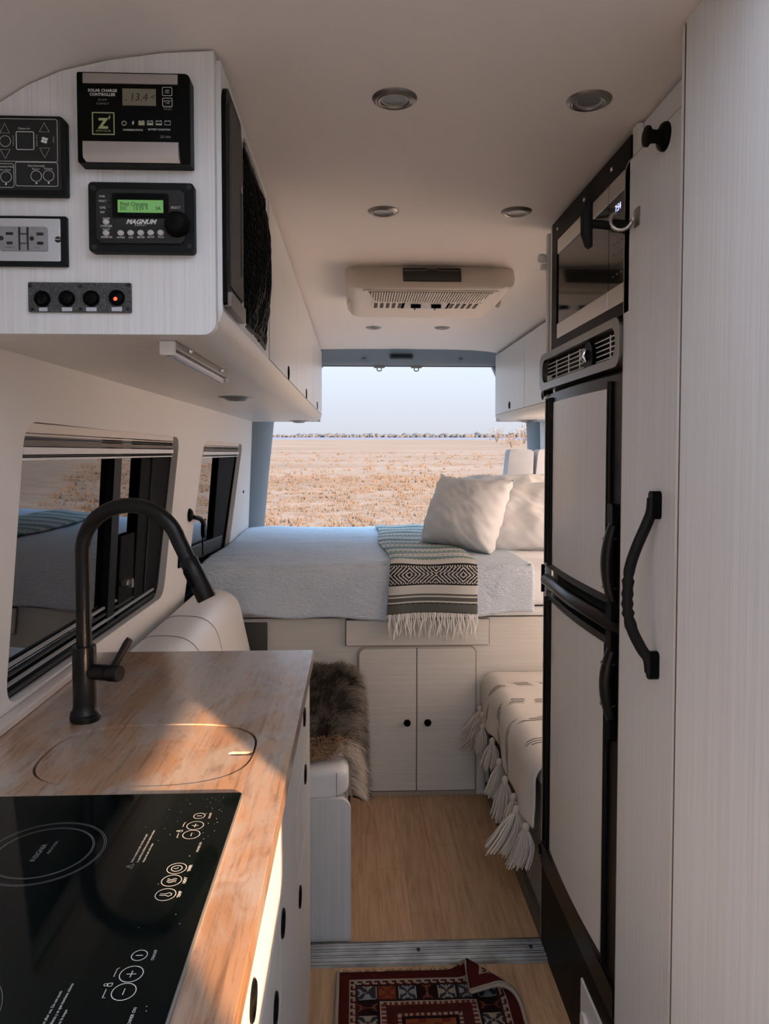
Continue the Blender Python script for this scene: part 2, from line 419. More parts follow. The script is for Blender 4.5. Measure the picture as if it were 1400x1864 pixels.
MB().plate([(hx0 - .04, hy0 - .04), (hx1 + .04, hy0 - .04), (hx1 + .04, hy1 + .04), (hx0 - .04, hy1 + .04)], 1.998, 2.062, ALONG_Z, holes=[[(hx0 + .01, hy0 + .01), (hx1 - .01, hy0 + .01), (hx1 - .01, hy1 - .01), (hx0 + .01, hy1 - .01)]]).build('added_hatch_curb', WHITE, rh)
MB().box(hx0 - .02, hx1 + .02, hy0 - .02, hy1 + .02, 2.062, 2.067).build('added_hatch_pane', DIFFUSER, rh)

# unseen right window behind the bench, enlarged and frosted to bring in light
mb = MB(); mb.plate(RWIN, -.03, -.035, mp=rw)
wr_ = shell(mb.build('window_3', DIFFUSER), 'unseen side window above the right bench, enlarged and frosted for light', 'window')
mb = MB(); mb.plate(RWIN2, -.03, -.035, mp=rw); shell(mb.build('window_4', DIFFUSER), 'added frosted window beside the pillows, out of view, brightening the bed', 'window')  # hidden window added to light the bed

# floor slab and planks
mb = MB(); mb.box(-.70, 1.2, -2.2, 4.6, -.06, -.006)
fl = shell(mb.build('floor', SKIRT), 'oak look vinyl plank floor of the aisle', 'floor')
def planks(x0, x1, y0, y1, wd, ln):
    x = x0; k_ = 0
    while x < x1 - 1e-4:
        xa, xb = x, min(x + wd, x1); y = y0 - ln * ((k_ * .382) % 1)
        while y < y1:
            ya, yb = max(y, y0), min(y + ln, y1)
            if yb - ya > .02:
                MB().box(xa + .0003, xb - .0003, ya + .0003, yb - .0003, -.006, 0).build('plank', PLANK, fl)
            y += ln
        x += wd; k_ += 1
planks(-.025, .535, 2.05, 2.985, .094, .62)
planks(-.14, .56, .9, 1.968, .094, .62)

# aluminium threshold
pr = [(1.960, -.002), (1.963, .004)]
for i in range(7):
    y = 1.967 + i * .0125; hh = .0095 if i % 2 else .0065
    pr += [(y, hh), (y + .003, hh + .003), (y + .006, hh + .003), (y + .009, hh)]
pr += [(2.056, .008), (2.058, -.002)]
mb = MB(); mb.plate(pr, -.128, .53, ALONG_X)
th = shell(mb.build('trim_1', ALU, smooth=25), 'ridged aluminium threshold strip across the aisle floor', 'threshold')
for x in (.172, .488):
    MB().lathe([(.0, .0155), (.004, .0155), (.0055, .0135), (.0055, .010)], frame((x, 2.010, 0), (1, 0, 0), (0, 1, 0), (0, 0, 1)), 14).build('screw', INKD, th, smooth=40)
mb = MB(); mb.box(.527, .545, 2.058, 2.965, -.004, .05)
shell(mb.build('baseboard_right', SKIRT, bevel=.003), 'dark edging along the foot of the right bench', 'baseboard')

# rear door surround: header and pillars
def hdr_top(x): return 2.018 - .055 * abs((x - .33) / .6) ** 2.4 * .35
xs = [-.30 + i * .06 for i in range(22)]
mb = MB()
prof = lambda x: [(4.46, hdr_top(x) + .02), (4.465, hdr_top(x)), (4.50, hdr_top(x) - .02), (4.535, 1.965), (4.56, 1.942), (4.60, 1.930), (4.64, 1.932), (4.64, hdr_top(x) + .02)]
vs = []; n_ = 8
for x in xs: vs += [(x, y, z) for y, z in prof(x)]
fs = [(i * n_ + j, i * n_ + (j + 1) % n_, (i + 1) * n_ + (j + 1) % n_, (i + 1) * n_ + j) for i in range(len(xs) - 1) for j in range(n_)]
fs += [tuple(range(n_)), tuple(range((len(xs) - 1) * n_, len(xs) * n_))]
mb.add(vs, fs)
hd = shell(mb.build('trim_2', BLUEGREY, smooth=35), 'blue grey header trim above the rear door opening', 'trim')
for x in (.05, .64):
    MB().lathe([(0, .004), (.011, .004), (.014, 0), (.014, -.01)], frame((x, 4.532, 1.967), (1, 0, 0), (0, .62, .78), (0, -.78, .62)), 16).build('plug', BLUEGREY, hd, smooth=40)
# seal strip under header
mb = MB(); mb.tube([(x, 4.62, 1.932) for x in (-.3, .96)], .007, 8); mb.build('door_seal', SKIRT, hd, smooth=60)
hl = thing('header_lamp', 'dark rectangular lamp set in the middle of the blue header', 'lamp', (.275, 4.53, 1.955))
Mh = frame((0, 4.513, 1.982), (1, 0, 0), (0, .55, .835), (0, -.835, .55))
MB().plate(rrect(.205, .347, -.026, .03, .01), -.006, .006, Mh).build('housing', plain('lamp_housing', (.055, .075, .085), .4), hl, bevel=.002)
MB().plate(rrect(.218, .334, -.019, .022, .006), .006, .009, Mh).build('lens', plain('lamp_smoked_lens', (.03, .045, .05), .2), hl, bevel=.001)
for x in (.145, .375):
    s_ = thing('door_striker', 'small metal door striker %s under the blue header' % ('left of the header lamp' if x < .2 else 'right of the header lamp'), 'striker', (x, 4.60, 1.90), 'door strikers under the header')
    MB().plate(rrect(x - .035, x + .035, 1.916, 1.933, .007), -4.612, -4.604, FACE_CAM(0)).build('plate', NICKEL, s_, bevel=.002)
    MB().tube([(x - .013, 4.604, 1.917), (x - .013, 4.604, 1.902), (x - .008, 4.604, 1.898), (x + .008, 4.604, 1.898), (x + .013, 4.604, 1.902), (x + .013, 4.604, 1.917)], .0035, 8).build('loop', NICKEL, s_, smooth=50)

def pillar(name, pts, label):
    """pts: (z, x_inner, x_outer) rings"""
    vs = []; fs = []
    sec = lambda xi, xo: [(xo, 4.46), (xo * .62 + xi * .38, 4.47), (xo * .25 + xi * .75, 4.52), (xi, 4.60), (xi, 4.66), (xo, 4.66)]
    for z, xi, xo in pts: vs += [(x, y, z) for x, y in sec(xi, xo)]
    k_ = 6
    for i in range(len(pts) - 1):
        for j in range(k_): fs.append((i * k_ + j, i * k_ + (j + 1) % k_, (i + 1) * k_ + (j + 1) % k_, (i + 1) * k_ + j))
    fs += [tuple(range(k_)), tuple(range((len(pts) - 1) * k_, len(pts) * k_))]
    return shell(MB().add(vs, fs).build(name, BLUEGREY, smooth=60), label, 'pillar')
pillar('trim_3', [(0, -.60, -.72), (.7, -.59, -.71), (.92, -.575, -.70), (1.25, -.545, -.67), (1.58, -.51, -.64), (1.85, -.44, -.60), (2.0, -.34, -.56)], 'blue grey rear pillar beside the left edge of the bed')
pillar('trim_4', [(0, 1.10, 1.22), (.7, 1.09, 1.21), (.92, 1.08, 1.20), (1.40, 1.085, 1.17), (1.58, 1.075, 1.15), (1.85, .98, 1.11), (2.0, .86, 1.06)], 'blue grey rear pillar beside the right headrests')
# close the corners of the roof behind the overhead cabinets
mb = MB(); mb.plate([(-.70, 1.55), (-.50, 1.60), (-.20, 1.93), (-.20, 2.05), (-.70, 2.05)], 4.60, 4.66, ALONG_Y)
shell(mb.build('trim_7', BLUEGREY), 'blue grey corner behind the left overhead cabinet', 'trim')
mb = MB()
mb.plate([(1.20, 1.55), (1.0, 1.60), (.85, 1.93), (.85, 2.05), (1.20, 2.05)], 4.60, 4.66, ALONG_Y)
shell(mb.build('wall_rear', BLUEGREY), 'blue grey corner of the rear wall behind the right overhead cabinet', 'wall')
mb = MB(); mb.box(-.72, 1.22, 4.60, 4.66, -.05, .72); shell(mb.build('trim_5', BLUEGREY), 'blue grey rear sill behind the bed', 'trim')

# ================================================================== outdoors
def gz(y): return -.75 + (y - 5) * .0237
m, t, b = nodes('dry_marsh_grass'); FIELD = m
p = pos(t)
f1 = noisetex(t, mapping(t, p, (.05, .16, .1)), 1, 6, .6, .3); f2 = noisetex(t, mapping(t, p, (1.6, 3.5, 1)), 1, 6, .7)
c = ramp(t, f1, [(.30, (.200, .145, .105)), (.5, (.235, .175, .130)), (.7, (.275, .212, .163))])
c = mixc(t, c, ramp(t, f2, [(.3, (.70, .64, .56)), (.65, (1.06, 1.05, 1.03))]), .75, 'MULTIPLY')
t.links.new(c, b.inputs['Base Color']); b.inputs['Roughness'].default_value = 1; b.inputs['Specular IOR Level'].default_value = 0
TUFT = attrmat('dry_grass_blades', rough=1, spec=0)
GW = 700
mb = MB()
ys = [-60, -20, 0, 5, 10, 20, 40, 80, 160, 300]
mb.add([(x, y, gz(y)) for y in ys for x in (-GW, GW)], [(2 * i, 2 * i + 1, 2 * i + 3, 2 * i + 2) for i in range(len(ys) - 1)])
shell(mb.build('ground', FIELD, normals=False), 'flat field of dry straw coloured marsh grass behind the van', 'field')
m, t, b = nodes('calm_water'); b.inputs['Base Color'].default_value = (.17, .175, .195, 1); b.inputs['Roughness'].default_value = .8; b.inputs['Specular IOR Level'].default_value = 0
bump(t, b, noisetex(t, mapping(t, pos(t), (.2, .6, 1)), 1, 3), .2, .05)
mb = MB(); mb.add([(-GW, 300, gz(300)), (GW, 300, gz(300)), (GW, 560, gz(560) - .3), (-GW, 560, gz(560) - .3)], [(0, 1, 2, 3)])
shell(mb.build('water', m, normals=False), 'thin strip of pale water at the far edge of the field', 'water')
mb = MB(); mb.add([(-GW, 560, gz(560) - .3), (GW, 560, gz(560) - .3), (GW, 900, gz(900) - 4), (-GW, 900, gz(900) - 4)], [(0, 1, 2, 3)])
shell(mb.build('far_shore', FIELD, normals=False), 'far shore beyond the water under the tree line', 'shore')

# grass blades
def tufts(mb, n, y0, y1, spread, hmin, hmax, blades):
    for _ in range(n):
        y = y0 + (y1 - y0) * rnd.random() ** 1.35; x = .25 + (rnd.random() - .5) * (y * spread) + y * .04
        q = noise.noise(Vector((x * .12, y * .22, 3)))
        h = (hmin + (hmax - hmin) * rnd.random()) * (1.0 + .9 * max(0, q))
        tn = .86 + .2 * rnd.random() + .16 * q
        col = (.118 * tn, .102 * tn, .088 * tn) if rnd.random() > .12 else (.09 * tn, .073 * tn, .058 * tn)
        for _b in range(blades):
            a = rnd.random() * 6.28; r = rnd.random() * .35; bx, by = x + r * math.cos(a), y + r * math.sin(a)
            l1 = (rnd.random() - .5) * h * .9; l2 = (rnd.random() - .5) * h * .6; ww = .006 + .0009 * y
            mb.add([(bx - ww, by, gz(by) - .02), (bx + ww, by, gz(by) - .02), (bx + l1, by + l2, gz(by) + h * (.6 + .5 * rnd.random()))], [(0, 1, 2)], col=col)
mb = MB(); tufts(mb, 2600, 12, 40, .55, .05, .15, 6); tufts(mb, 600, 36, 90, .5, .08, .2, 4)
o = mb.build('field_grass', TUFT, normals=False); o['kind'] = 'stuff'; tag(o, 'loose pale dry grass standing across the field', 'grass')

# distant trees: leafy clumps along the shore
TREE = attrmat('hazy_winter_foliage', rough=1, spec=0)
def blob(mb, x, y, z, rx, rz, col, seed, n=7):
    vs = []; fs = []
    for j in range(n + 1):
        for i in range(n * 2):
            a = PI * i / n; th = PI * j / n
            d = Vector((math.sin(th) * math.cos(a), math.sin(th) * math.sin(a), math.cos(th)))
            k_ = 1 + .55 * noise.noise(d * 2.1 + Vector((seed, seed * .7, 0))); vs.append((x + d.x * rx * k_, y + d.y * rx * k_, z + d.z * rz * k_))
    w = n * 2
    for j in range(n):
        for i in range(w): fs.append((j * w + i, j * w + (i + 1) % w, (j + 1) * w + (i + 1) % w, (j + 1) * w + i))
    mb.add(vs, fs, col=col)
mb = MB(); yb = 575
for i in range(1700):
    fx = rnd.random(); x = -90 + 330 * fx + rnd.uniform(-3, 3)
    if x < -52 and rnd.random() < .8: continue
    amp = 1.0 + 1.3 * max(0, (fx - .55) / .45)
    y = yb + rnd.uniform(-8, 60); r = rnd.uniform(.5, 1.0 + 1.3 * rnd.random() ** 2) * amp; tn = rnd.uniform(.85, 1.15)
    col = (.080 * tn, .092 * tn, .104 * tn) if rnd.random() < .6 else (.098 * tn, .102 * tn, .108 * tn)
    blob(mb, x, y, gz(y) - .2 + r * .5, r * 1.3, r * 1.1, col, i * 1.37, 3)
o = mb.build('tree_line', TREE, smooth=80); o['kind'] = 'stuff'; tag(o, 'hazy line of distant trees beyond the water', 'trees')
def bush(px, py, y, wd, ht, label, col):
    c0 = onY(px, py, y); z0 = gz(y)
    th_ = thing('shrub', label, 'shrub', (c0.x, y, z0), 'bare shrubs at the right edge of the field')
    mb = MB()
    for i in range(260):
        a = rnd.random() * 6.28; rr = rnd.random() ** .6; hx = math.cos(a) * rr * wd / 2; hy = math.sin(a) * rr * wd / 2; hz = ht * (.25 + .75 * rnd.random()) * (1 - .55 * rr ** 2)
        p0 = Vector((c0.x + hx, y + hy, z0 + hz)); s_ = wd * .045
        d1 = Vector((rnd.uniform(-1, 1), rnd.uniform(-1, 1), rnd.uniform(-.6, 1))) * s_; d2 = Vector((rnd.uniform(-1, 1), rnd.uniform(-1, 1), rnd.uniform(-.6, 1))) * s_
        tn = rnd.uniform(.8, 1.2); mb.add([p0, p0 + d1, p0 + d2], [(0, 1, 2)], col=tuple(q * tn for q in col))
    mb.build('foliage', TREE, th_, normals=False)
    mb = MB()
    for i in range(22):
        a = rnd.random() * 6.28; rr = rnd.random() * wd * .42
        mb.tube([(c0.x, y, z0 - .05), (c0.x + math.cos(a) * rr * .4, y + math.sin(a) * rr * .4, z0 + ht * .45), (c0.x + math.cos(a) * rr, y + math.sin(a) * rr, z0 + ht * rnd.uniform(.7, 1))], [.02 * ht / 2, .014 * ht / 2, .006], 5)
    mb.build('branches', plain('grey_bark_%d' % px, (.13, .11, .095), .9), th_)
bush(932, 790, 120, 3.6, 2.2, 'low dark shrub in front of the taller bare shrubs', (.15, .11, .085))
bush(955, 780, 170, 8, 4.6, 'pale bare shrub nearest the right door pillar', (.20, .165, .14))
bush(905, 785, 200, 7, 4.2, 'pale rounded shrub left of the other shrubs by the cabinet end', (.19, .16, .14))

# ================================================================== left overhead cabinet
YE = 1.15                         # end panel towards the viewer
oc = thing('overhead_cabinet', 'long pale laminate overhead cabinet above the counter and window wall', 'cabinet', (-.41, 2.8, 1.58))
top = [(x, z - .003) for x, z in CP if -.63 < x < -.215]
out = [(-.655, 1.578)] + rrect(-.60, -.213, 1.578, 1.8, (0, .020, 0, 0), 6)[1:-2] + [(-.213, zc(-.213) - .004)] + list(reversed(top)) + [(-.655, 1.74)]
MB().plate(out, YE, YE + .018, ALONG_Y).build('end_panel', LAM_V, oc, bevel=.0045, bseg=3)
prof = [(-.655, 1.592), (-.655, 1.579), (-.262, 1.579), (-.240, 1.582), (-.222, 1.590), (-.211, 1.602), (-.206, 1.618), (-.222, 1.618), (-.228, 1.606), (-.24, 1.598), (-.262, 1.592)]
MB().plate(prof, YE + .018, 4.5, ALONG_Y).build('bottom_panel', LAM_X, oc, smooth=40)
NICHE = rpoly([(1.385, 1.640), (1.745, 1.628), (1.745, 1.985), (1.385, 1.985)], .045, 6)
MB().plate([(1.168, 1.618), (1.775, 1.618), (1.775, 1.998), (1.168, 1.998)], -.018, 0, FACE_L(-.206), holes=[NICHE]).build('front_frame', LAM_V, oc, bevel=.003)
MB().box(-.625, -.60, YE + .018, 4.48, 1.595, 1.72).build('back_panel', LAM_V, oc)
for ya, yb in ((1.772, 1.79), (1.36, 1.372)): MB().box(-.60, -.225, ya, yb, 1.595, 1.985).build('divider', LAM_V, oc)
MB().box(-.58, -.225, 1.372, 1.772, 1.60, 1.612).build('niche_shelf', LAM_X, oc)
MB().box(-.58, -.224, 1.79, 4.47, 1.62, 1.985).build('carcass', LAM_V, oc)
top = [(x, z - .003) for x, z in CP if -.63 < x < -.215]
out = [(-.655, 1.579), (-.213, 1.579), (-.213, 1.995)] + list(reversed(top)) + [(-.655, 1.74)]
MB().plate(out, 4.482, 4.5, ALONG_Y).build('rear_panel', LAM_V, oc, bevel=.003)
for (a, b_, py_, pz) in ((1.785, 2.60, 2.26, 1.637), (2.606, 3.525, 3.07, 1.637), (3.531, 4.482, 3.93, 1.642)):
    d = MB().plate(rrect(a, b_, 1.620, 1.994, .004, 2), -.016, .002, FACE_L(-.206)).build('door', LAM_V, oc, bevel=.003)
    mb = MB().lathe([(.0, .0005), (.011, .0005), (.011, .003), (.014, .0035), (.0155, .002), (.0155, 0)], frame((-.204, py_, pz), (0, 1.0, 0), (0, 0, 1), (1, 0, 0)), 20, sy=1.35)
    mb.build('finger_pull', BLACK, d, smooth=40)

for y in (1.7790, 2.6030, 3.5280): MB().box(-.2235, -.2085, y - .0034, y + .0034, 1.622, 1.992).build('door_gap', SKIRT, oc)
MB().box(-.2235, -.2085, 1.169, 4.48, 1.6165, 1.6205).build('lower_gap', SKIRT, oc)
# black framed panel on the cabinet front
bp = thing('black_panel', 'tall black framed panel with a bottom lip on the overhead cabinet front', 'panel', (-.19, 1.25, 1.615))
MB().plate(rrect(1.170, 1.325, 1.628, 1.968, (.006, .006, .012, .03)), 0, .007, FACE_L(-.206)).build('frame', BLACK, bp, bevel=.003)
MB().plate(rrect(1.196, 1.316, 1.660, 1.952, (.004, .004, .03, .012)), .007, .010, FACE_L(-.206)).build('face', plain('speckled_olive_black', (.05, .05, .042), .6, grain=.5, gscale=900), bp, bevel=.002)
MB().plate(rrect(1.174, 1.324, 1.624, 1.650, .004), .002, .013, FACE_L(-.206)).build('bottom_lip', plain('dull_pewter_lip', (.16, .15, .13), .35, metal=.6), bp, bevel=.003)
MB().plate(rrect(1.292, 1.296, 1.70, 1.84, .001, 1), .010, .0112, FACE_L(-.206)).build('slot', INKD, bp)
MB().plate(rrect(1.289, 1.300, 1.84, 1.852, .002, 1), .010, .013, FACE_L(-.206)).build('catch', NICKEL, bp, bevel=.001)

# cargo net bulging out of the niche, and the dark bag behind it
def netp(y, z):
    fy = (y - 1.385) / .36; fz = (z - 1.630) / .34
    fy = min(1, max(0, fy)); fz = min(1, max(0, fz))
    bul = .62 * math.sin(PI * fy) ** .7 * math.sin(PI * min(1, fz * 1.02)) ** .6
    return Vector((-.212 + .052 * bul + .006 * noise.noise(Vector((y * 30, z * 30, 0))), y + .004 * noise.noise(Vector((y * 40, z * 40, 5))), z))
nt_ = thing('cargo_net', 'black stretchy mesh net bulging from the open cabinet niche', 'net', (-.20, 1.565, 1.63))
mb = MB(); st_ = .0135
for fam in (1, -1):
    for i in range(-32, 58):
        pts = []
        for j in range(0, 57):
            z = 1.632 + .34 * j / 56; y = 1.387 + i * st_ + fam * (z - 1.632) * .55 + (.19 if fam < 0 else -.0)
            if 1.387 <= y <= 1.743: pts.append(netp(y, z))
            elif len(pts) > 1: break
        if len(pts) > 2: mb.tube(pts, .0021, 4)
mb.build('mesh', BLACK, nt_)
rim = [netp(1.388 + .354 * i / 14, 1.633 + .006 * math.sin(PI * i / 14)) for i in range(15)] + [netp(1.742, 1.633 + .338 * i / 14) for i in range(1, 15)] + [netp(1.742 - .354 * i / 14, 1.971) for i in range(1, 15)] + [netp(1.388, 1.971 - .338 * i / 14) for i in range(1, 14)]
MB().tube(rim, .005, 6, closed=True).build('elastic_rim', RUBBER, nt_, smooth=60)
mb = MB()
def bagf(u, v):
    th = PI * v; a = 2 * PI * u
    d = Vector((math.sin(th) * math.cos(a), math.sin(th) * math.sin(a), math.cos(th)))
    k_ = 1 + .16 * noise.noise(d * 2.5)
    sq = lambda q: math.copysign(abs(q) ** .65, q)
    return (-.330 + .125 * sq(d.x) * k_, 1.572 + .160 * sq(d.y) * k_, 1.795 + .165 * sq(d.z) * k_)
mb.grid(32, 20, bagf)
tag(mb.build('stuff_bag', plain('black_cloth', (.01, .01, .011), .9), smooth=80), 'dark cloth bag stuffed behind the black cargo net', 'bag')

# ------------------------------------------------------------------ fittings on the end panel
def pn(px, py, y): q = onY(px, py, y); return q.x, q.z
class Aff:      # maps points of a measured crop on to the face plane of a fitting
    def __init__(s, c0, c1, k_, ox, oy, y): s.k = k_; s.ox = ox; s.oy = oy; s.y = y
    def __call__(s, cx, cy): return pn(s.ox + cx / s.k, s.oy + cy / s.k, s.y)
def rectof(f, x0, y0, x1, y1):
    a = f(x0, y1); b_ = f(x1, y0); return a[0], b_[0], a[1], b_[1]

# solar charge controller
yf = YE - .026; A = Aff(0, 0, 1400 / 230, 130, 120, yf); M0 = FACE_CAM(yf)
u0, u1, v0, v1 = rectof(A, 72, 88, 1312, 1074)
sc = thing('charge_controller', 'black solar charge controller with silver bars and grey display', 'controller', ((u0 + u1) / 2, YE, v0))
MB().plate(rrect(u0, u1, v0, v1, (.003, .002, .008, .003)), -.0255, 0, M0).build('housing', BLACK, sc, bevel=.002)
x0, x1, z0, z1 = rectof(A, 128, 105, 1180, 195)
MB().plate([(x0, z0), (x1, z0), (x1, z1), (x0, z1)], 0, .0025, M0).build('top_bar', SILVER, sc, bevel=.0008)
x0, x1, z0, z1 = rectof(A, 138, 860, 1192, 1066)
mb = MB(); pr = [(z1, 0), (z1, .004), (z1 - (z1 - z0) * .45, .0045), (z0 + (z1 - z0) * .2, .0035), (z0, .001), (z0, 0)]
vs = [(x0 + (.004 if i in (4, 5) else 0), z, w) for i, (z, w) in enumerate(pr)] + [(x1 + (.002 if i in (4, 5) else 0), z, w) for i, (z, w) in enumerate(pr)]
mb.add(vs, [(i, (i + 1) % 6, (i + 1) % 6 + 6, i + 6) for i in range(6)] + [tuple(range(6)), tuple(range(11, 5, -1))], M0).build('bottom_bar', SILVER, sc, smooth=30)
x0, x1, z0, z1 = rectof(A, 568, 258, 935, 438)
lc = MB().plate([(x0, z0), (x1, z0), (x1, z1), (x0, z1)], 0, .0006, M0).build('display', LCD, sc)
q = A(745, 352); mb = PR(lc, INKD); mb.text('13.4', .0155, q[0], q[1], .0009, M0, shear=.12); q = A(605, 372); mb.text('-', .013, q[0], q[1], .0009, M0); q = A(905, 352); mb.text('<', .012, q[0], q[1], .0009, M0)
K = .165 / 1240
mb = PR(sc, INKW)
q = A(345, 275); mb.text('SOLAR CHARGE', 39 * K * 1.12, *q, .0006, M0, bold=.0001)
q = A(345, 320); mb.text('CONTROLLER', 39 * K * 1.12, *q, .0006, M0, bold=.0001)
q = A(683, 712); mb.text('CHARGING STATUS', 28 * K * .95, *q, .0006, M0, bold=.00005, sx_=.9)
q = A(975, 708); mb.text('BATTERY CONDITION', 28 * K * .95, *q, .0006, M0, bold=.00005, sx_=.9)
for cx, cy in ((1062, 285), (1065, 405)):
    x0, x1, z0, z1 = rectof(A, cx - 52, cy - 45, cx + 52, cy + 45); mb.line(rrect(x0, x1, z0, z1, .0012, 3), .0007, .0006, M0, True)
q = A(1062, 275); mb.text('AMP', 22 * K, *q, .0006, M0); q = A(1062, 298); mb.text('VOLT', 22 * K, *q, .0006, M0)
q = A(1065, 393); mb.text('BATTERY', 20 * K, *q, .0006, M0); q = A(1065, 416); mb.text('TYPE', 20 * K, *q, .0006, M0)
q = A(585, 636); mb.line([(q[0] + .0032 * math.sin(a), q[1] + .0032 * math.cos(a)) for a in [.5 + i * (5.28 / 14) for i in range(15)]], .0007, .0006, M0); mb.line([(q[0], q[1] + .001), (q[0], q[1] + .0042)], .0007, .0006, M0)
def bolt(mb, cx, cy, s):
    q = A(cx, cy); pts = [(.1, 1), (-.55, -.1), (-.05, -.1), (-.25, -1), (.55, .2), (.05, .2), (.4, 1)]
    mb.poly([(q[0] + x * s, q[1] + y * s) for x, y in pts], .0006, M0)
bolt(mb, 684, 636, .0034)
for cx, fill in ((778, 1), (873, .55), (970, .25), (1067, 0)):
    x0, x1, z0, z1 = rectof(A, cx - 31, 615, cx + 31, 655); mb.line([(x0, z0), (x1, z0), (x1, z1), (x0, z1)], .0007, .0006, M0, True)
    for s_ in (-.5, .5): qx = (x0 + x1) / 2 + s_ * (x1 - x0) * .6; mb.poly([(qx - .0008, z1), (qx + .0008, z1), (qx + .0008, z1 + .001), (qx - .0008, z1 + .001)], .0006, M0)
mb = PR(sc, INKG)
q = A(345, 378); mb.text('30 AMP', 30 * K, *q, .0006, M0); q = A(345, 420); mb.text('12/24VOLT', 30 * K, *q, .0006, M0)
q = A(1045, 790); mb.text('ZS-30A', 38 * K, *q, .0006, M0); q = A(1065, 466); mb.text('EQUIPMENT', 17 * K, *q, .0006, M0); q = A(1068, 486); mb.text('CHARGING', 17 * K, *q, .0006, M0)
mb = PR(sc, INKL)
x0, x1, z0, z1 = rectof(A, 238, 522, 472, 758); mb.line([(x0, z0), (x1, z0), (x1, z1), (x0, z1)], .0022, .0006, M0, True)
q = A(352, 645); mb.text('Z', 150 * K, *q, .0007, M0, bold=.0009); bolt(mb, 422, 576, .0036)
q = A(355, 722); mb.text('ZAMP SOLAR', 28 * K, *q, .0007, M0)
for cx, fill in ((778, .9), (873, .55), (970, .35)):
    x0, x1, z0, z1 = rectof(A, cx - 27, 651 - 34 * fill, cx + 27, 651); mb.poly([(x0, z0), (x1, z0), (x1, z1), (x0, z1)], .0005, M0)

# thermostat and heating panel
yf = YE - .016; A = Aff(0, 0, 808 / 130, 0, 200, yf); M0 = FACE_CAM(yf)
u0, u1, v0, v1 = rectof(A, -420, 65, 740, 955)
tp = thing('heating_panel', 'black touch panel with arrow and fan symbols beside the charge controller', 'control panel', ((u0 + u1) / 2, YE, v0))
MB().plate([(u0, v0), (u1, v0), (u1, v1 - .007), (u1 - .008, v1), (u0, v1)], -.0155, 0, M0).build('housing', BLACKT, tp, bevel=.003)
x0, x1, z0, z1 = rectof(A, -380, 100, 690, 900)
MB().plate(rrect(x0, x1, z0, z1, .002), 0, .0006, M0).build('membrane', plain('glossy_membrane', (.006, .009, .011), .22), tp)
mb = PR(tp, INKW); Wd = .0006; w_ = .001; K = 130 / 808 / 1190
def rr(x0, y0, x1, y1, r, wd=Wd): a = rectof(A, x0, y0, x1, y1); mb.line(rrect(*a, r, 4), wd, w_, M0, True)
rr(-340, 112, 648, 578, .003); rr(182, 600, 656, 862, .003); rr(-340, 612, 158, 872, .003); rr(190, 252, 384, 450, .002, .0009)
for pts in ([(55, 155), (2, 262), (110, 265)], [(8, 450), (118, 450), (65, 555)], [(502, 148), (448, 252), (562, 252)], [(452, 436), (566, 436), (510, 545)]): mb.line([A(*q) for q in pts], Wd, w_, M0, True)
def ci(cx, cy, r): q = A(cx, cy); mb.line(circ(q[0], q[1], r * K * 1.0, 28), Wd, w_, M0, True)
ci(62, 356, 58); ci(72, 762, 58); ci(413, 752, 58); ci(553, 748, 58)
for cx, cy in ((72, 842), (416, 832), (555, 828)): q = A(cx, cy); mb.poly(circ(q[0], q[1], 10 * K, 10), w_, M0)
for i in range(4):
    q = A(506, 346); a = i * PI / 2 + .5; c0 = (q[0] + 22 * K * math.cos(a), q[1] + 22 * K * math.sin(a))
    mb.poly([(c0[0] + 19 * K * math.cos(b_) , c0[1] + 15 * K * math.sin(b_)) for b_ in [j * PI / 5 for j in range(10)]], w_, M0)
for s_, cx, cy, sz in (('Rixens Inc', 278, 214, 26), ('Heat Source(s)', 413, 636, 26), ('Electric', 410, 672, 24), ('Furnace', 550, 668, 24), ('Constant Heat', 70, 645, 24), ('Hot Water', 65, 682, 22)): q = A(cx, cy); mb.text(s_, sz * K * 1.15, *q, w_, M0)
for s_, cx, cy in (('I N T E R N A L', 153, 350), ('F A N   S P E E D', 418, 350), ('S P E E D', 608, 340)): q = A(cx, cy); mb.text(s_, 17 * K, *q, w_, M0, rot=-PI / 2)

# mains outlet with chrome plate
yf = YE - .008; A = Aff(0, 0, 808 / 130, 0, 200, yf); M0 = FACE_CAM(yf)
u0, u1, v0, v1 = rectof(A, -230, 1205, 752, 1760)
ol = thing('power_outlet', 'double power outlet with shiny steel cover plate in a black surround', 'outlet', ((u0 + u1) / 2, YE, v0))
MB().plate(rrect(u0, u1, v0, v1, .002), -.0075, 0, M0).build('surround', BLACKT, ol, bevel=.002)
x0, x1, z0, z1 = rectof(A, -160, 1240, 690, 1712)
MB().plate(rrect(x0, x1, z0, z1, .002), 0, .003, M0).build('cover_plate', CHROME, ol, bevel=.0025)
x0, x1, z0, z1 = rectof(A, 8, 1335, 545, 1600)
MB().plate(rrect(x0, x1, z0, z1, .003), .003, .0055, M0).build('receptacle', GREY, ol, bevel=.001)
for r in ((85, 1397, 168, 1427), (95, 1502, 162, 1532), (432, 1400, 510, 1432), (438, 1505, 508, 1537), (230, 1338, 246, 1598), (326, 1338, 340, 1598), (246, 1415, 326, 1422), (246, 1522, 326, 1528)):
    a = rectof(A, *r); MB().plate(rrect(*a, .0004, 1), .0055, .0058, M0).build('slot', INKD, ol)
for cx, cy in ((35, 1463), (378, 1468)): q = A(cx, cy); MB().plate(circ(q[0], q[1], 25 * K, 12), .0055, .0058, M0).build('slot', INKD, ol)
mb = PR(ol, INKD)
for s_, cx, cy in (('TR', 185, 1357), ('15A 125V', 395, 1357), ('TAMPER RESISTANT', 130, 1567), ('MONTHLY', 440, 1572)): q = A(cx, cy); mb.text(s_, 16 * K, *q, .0058, M0, sx_=.8)
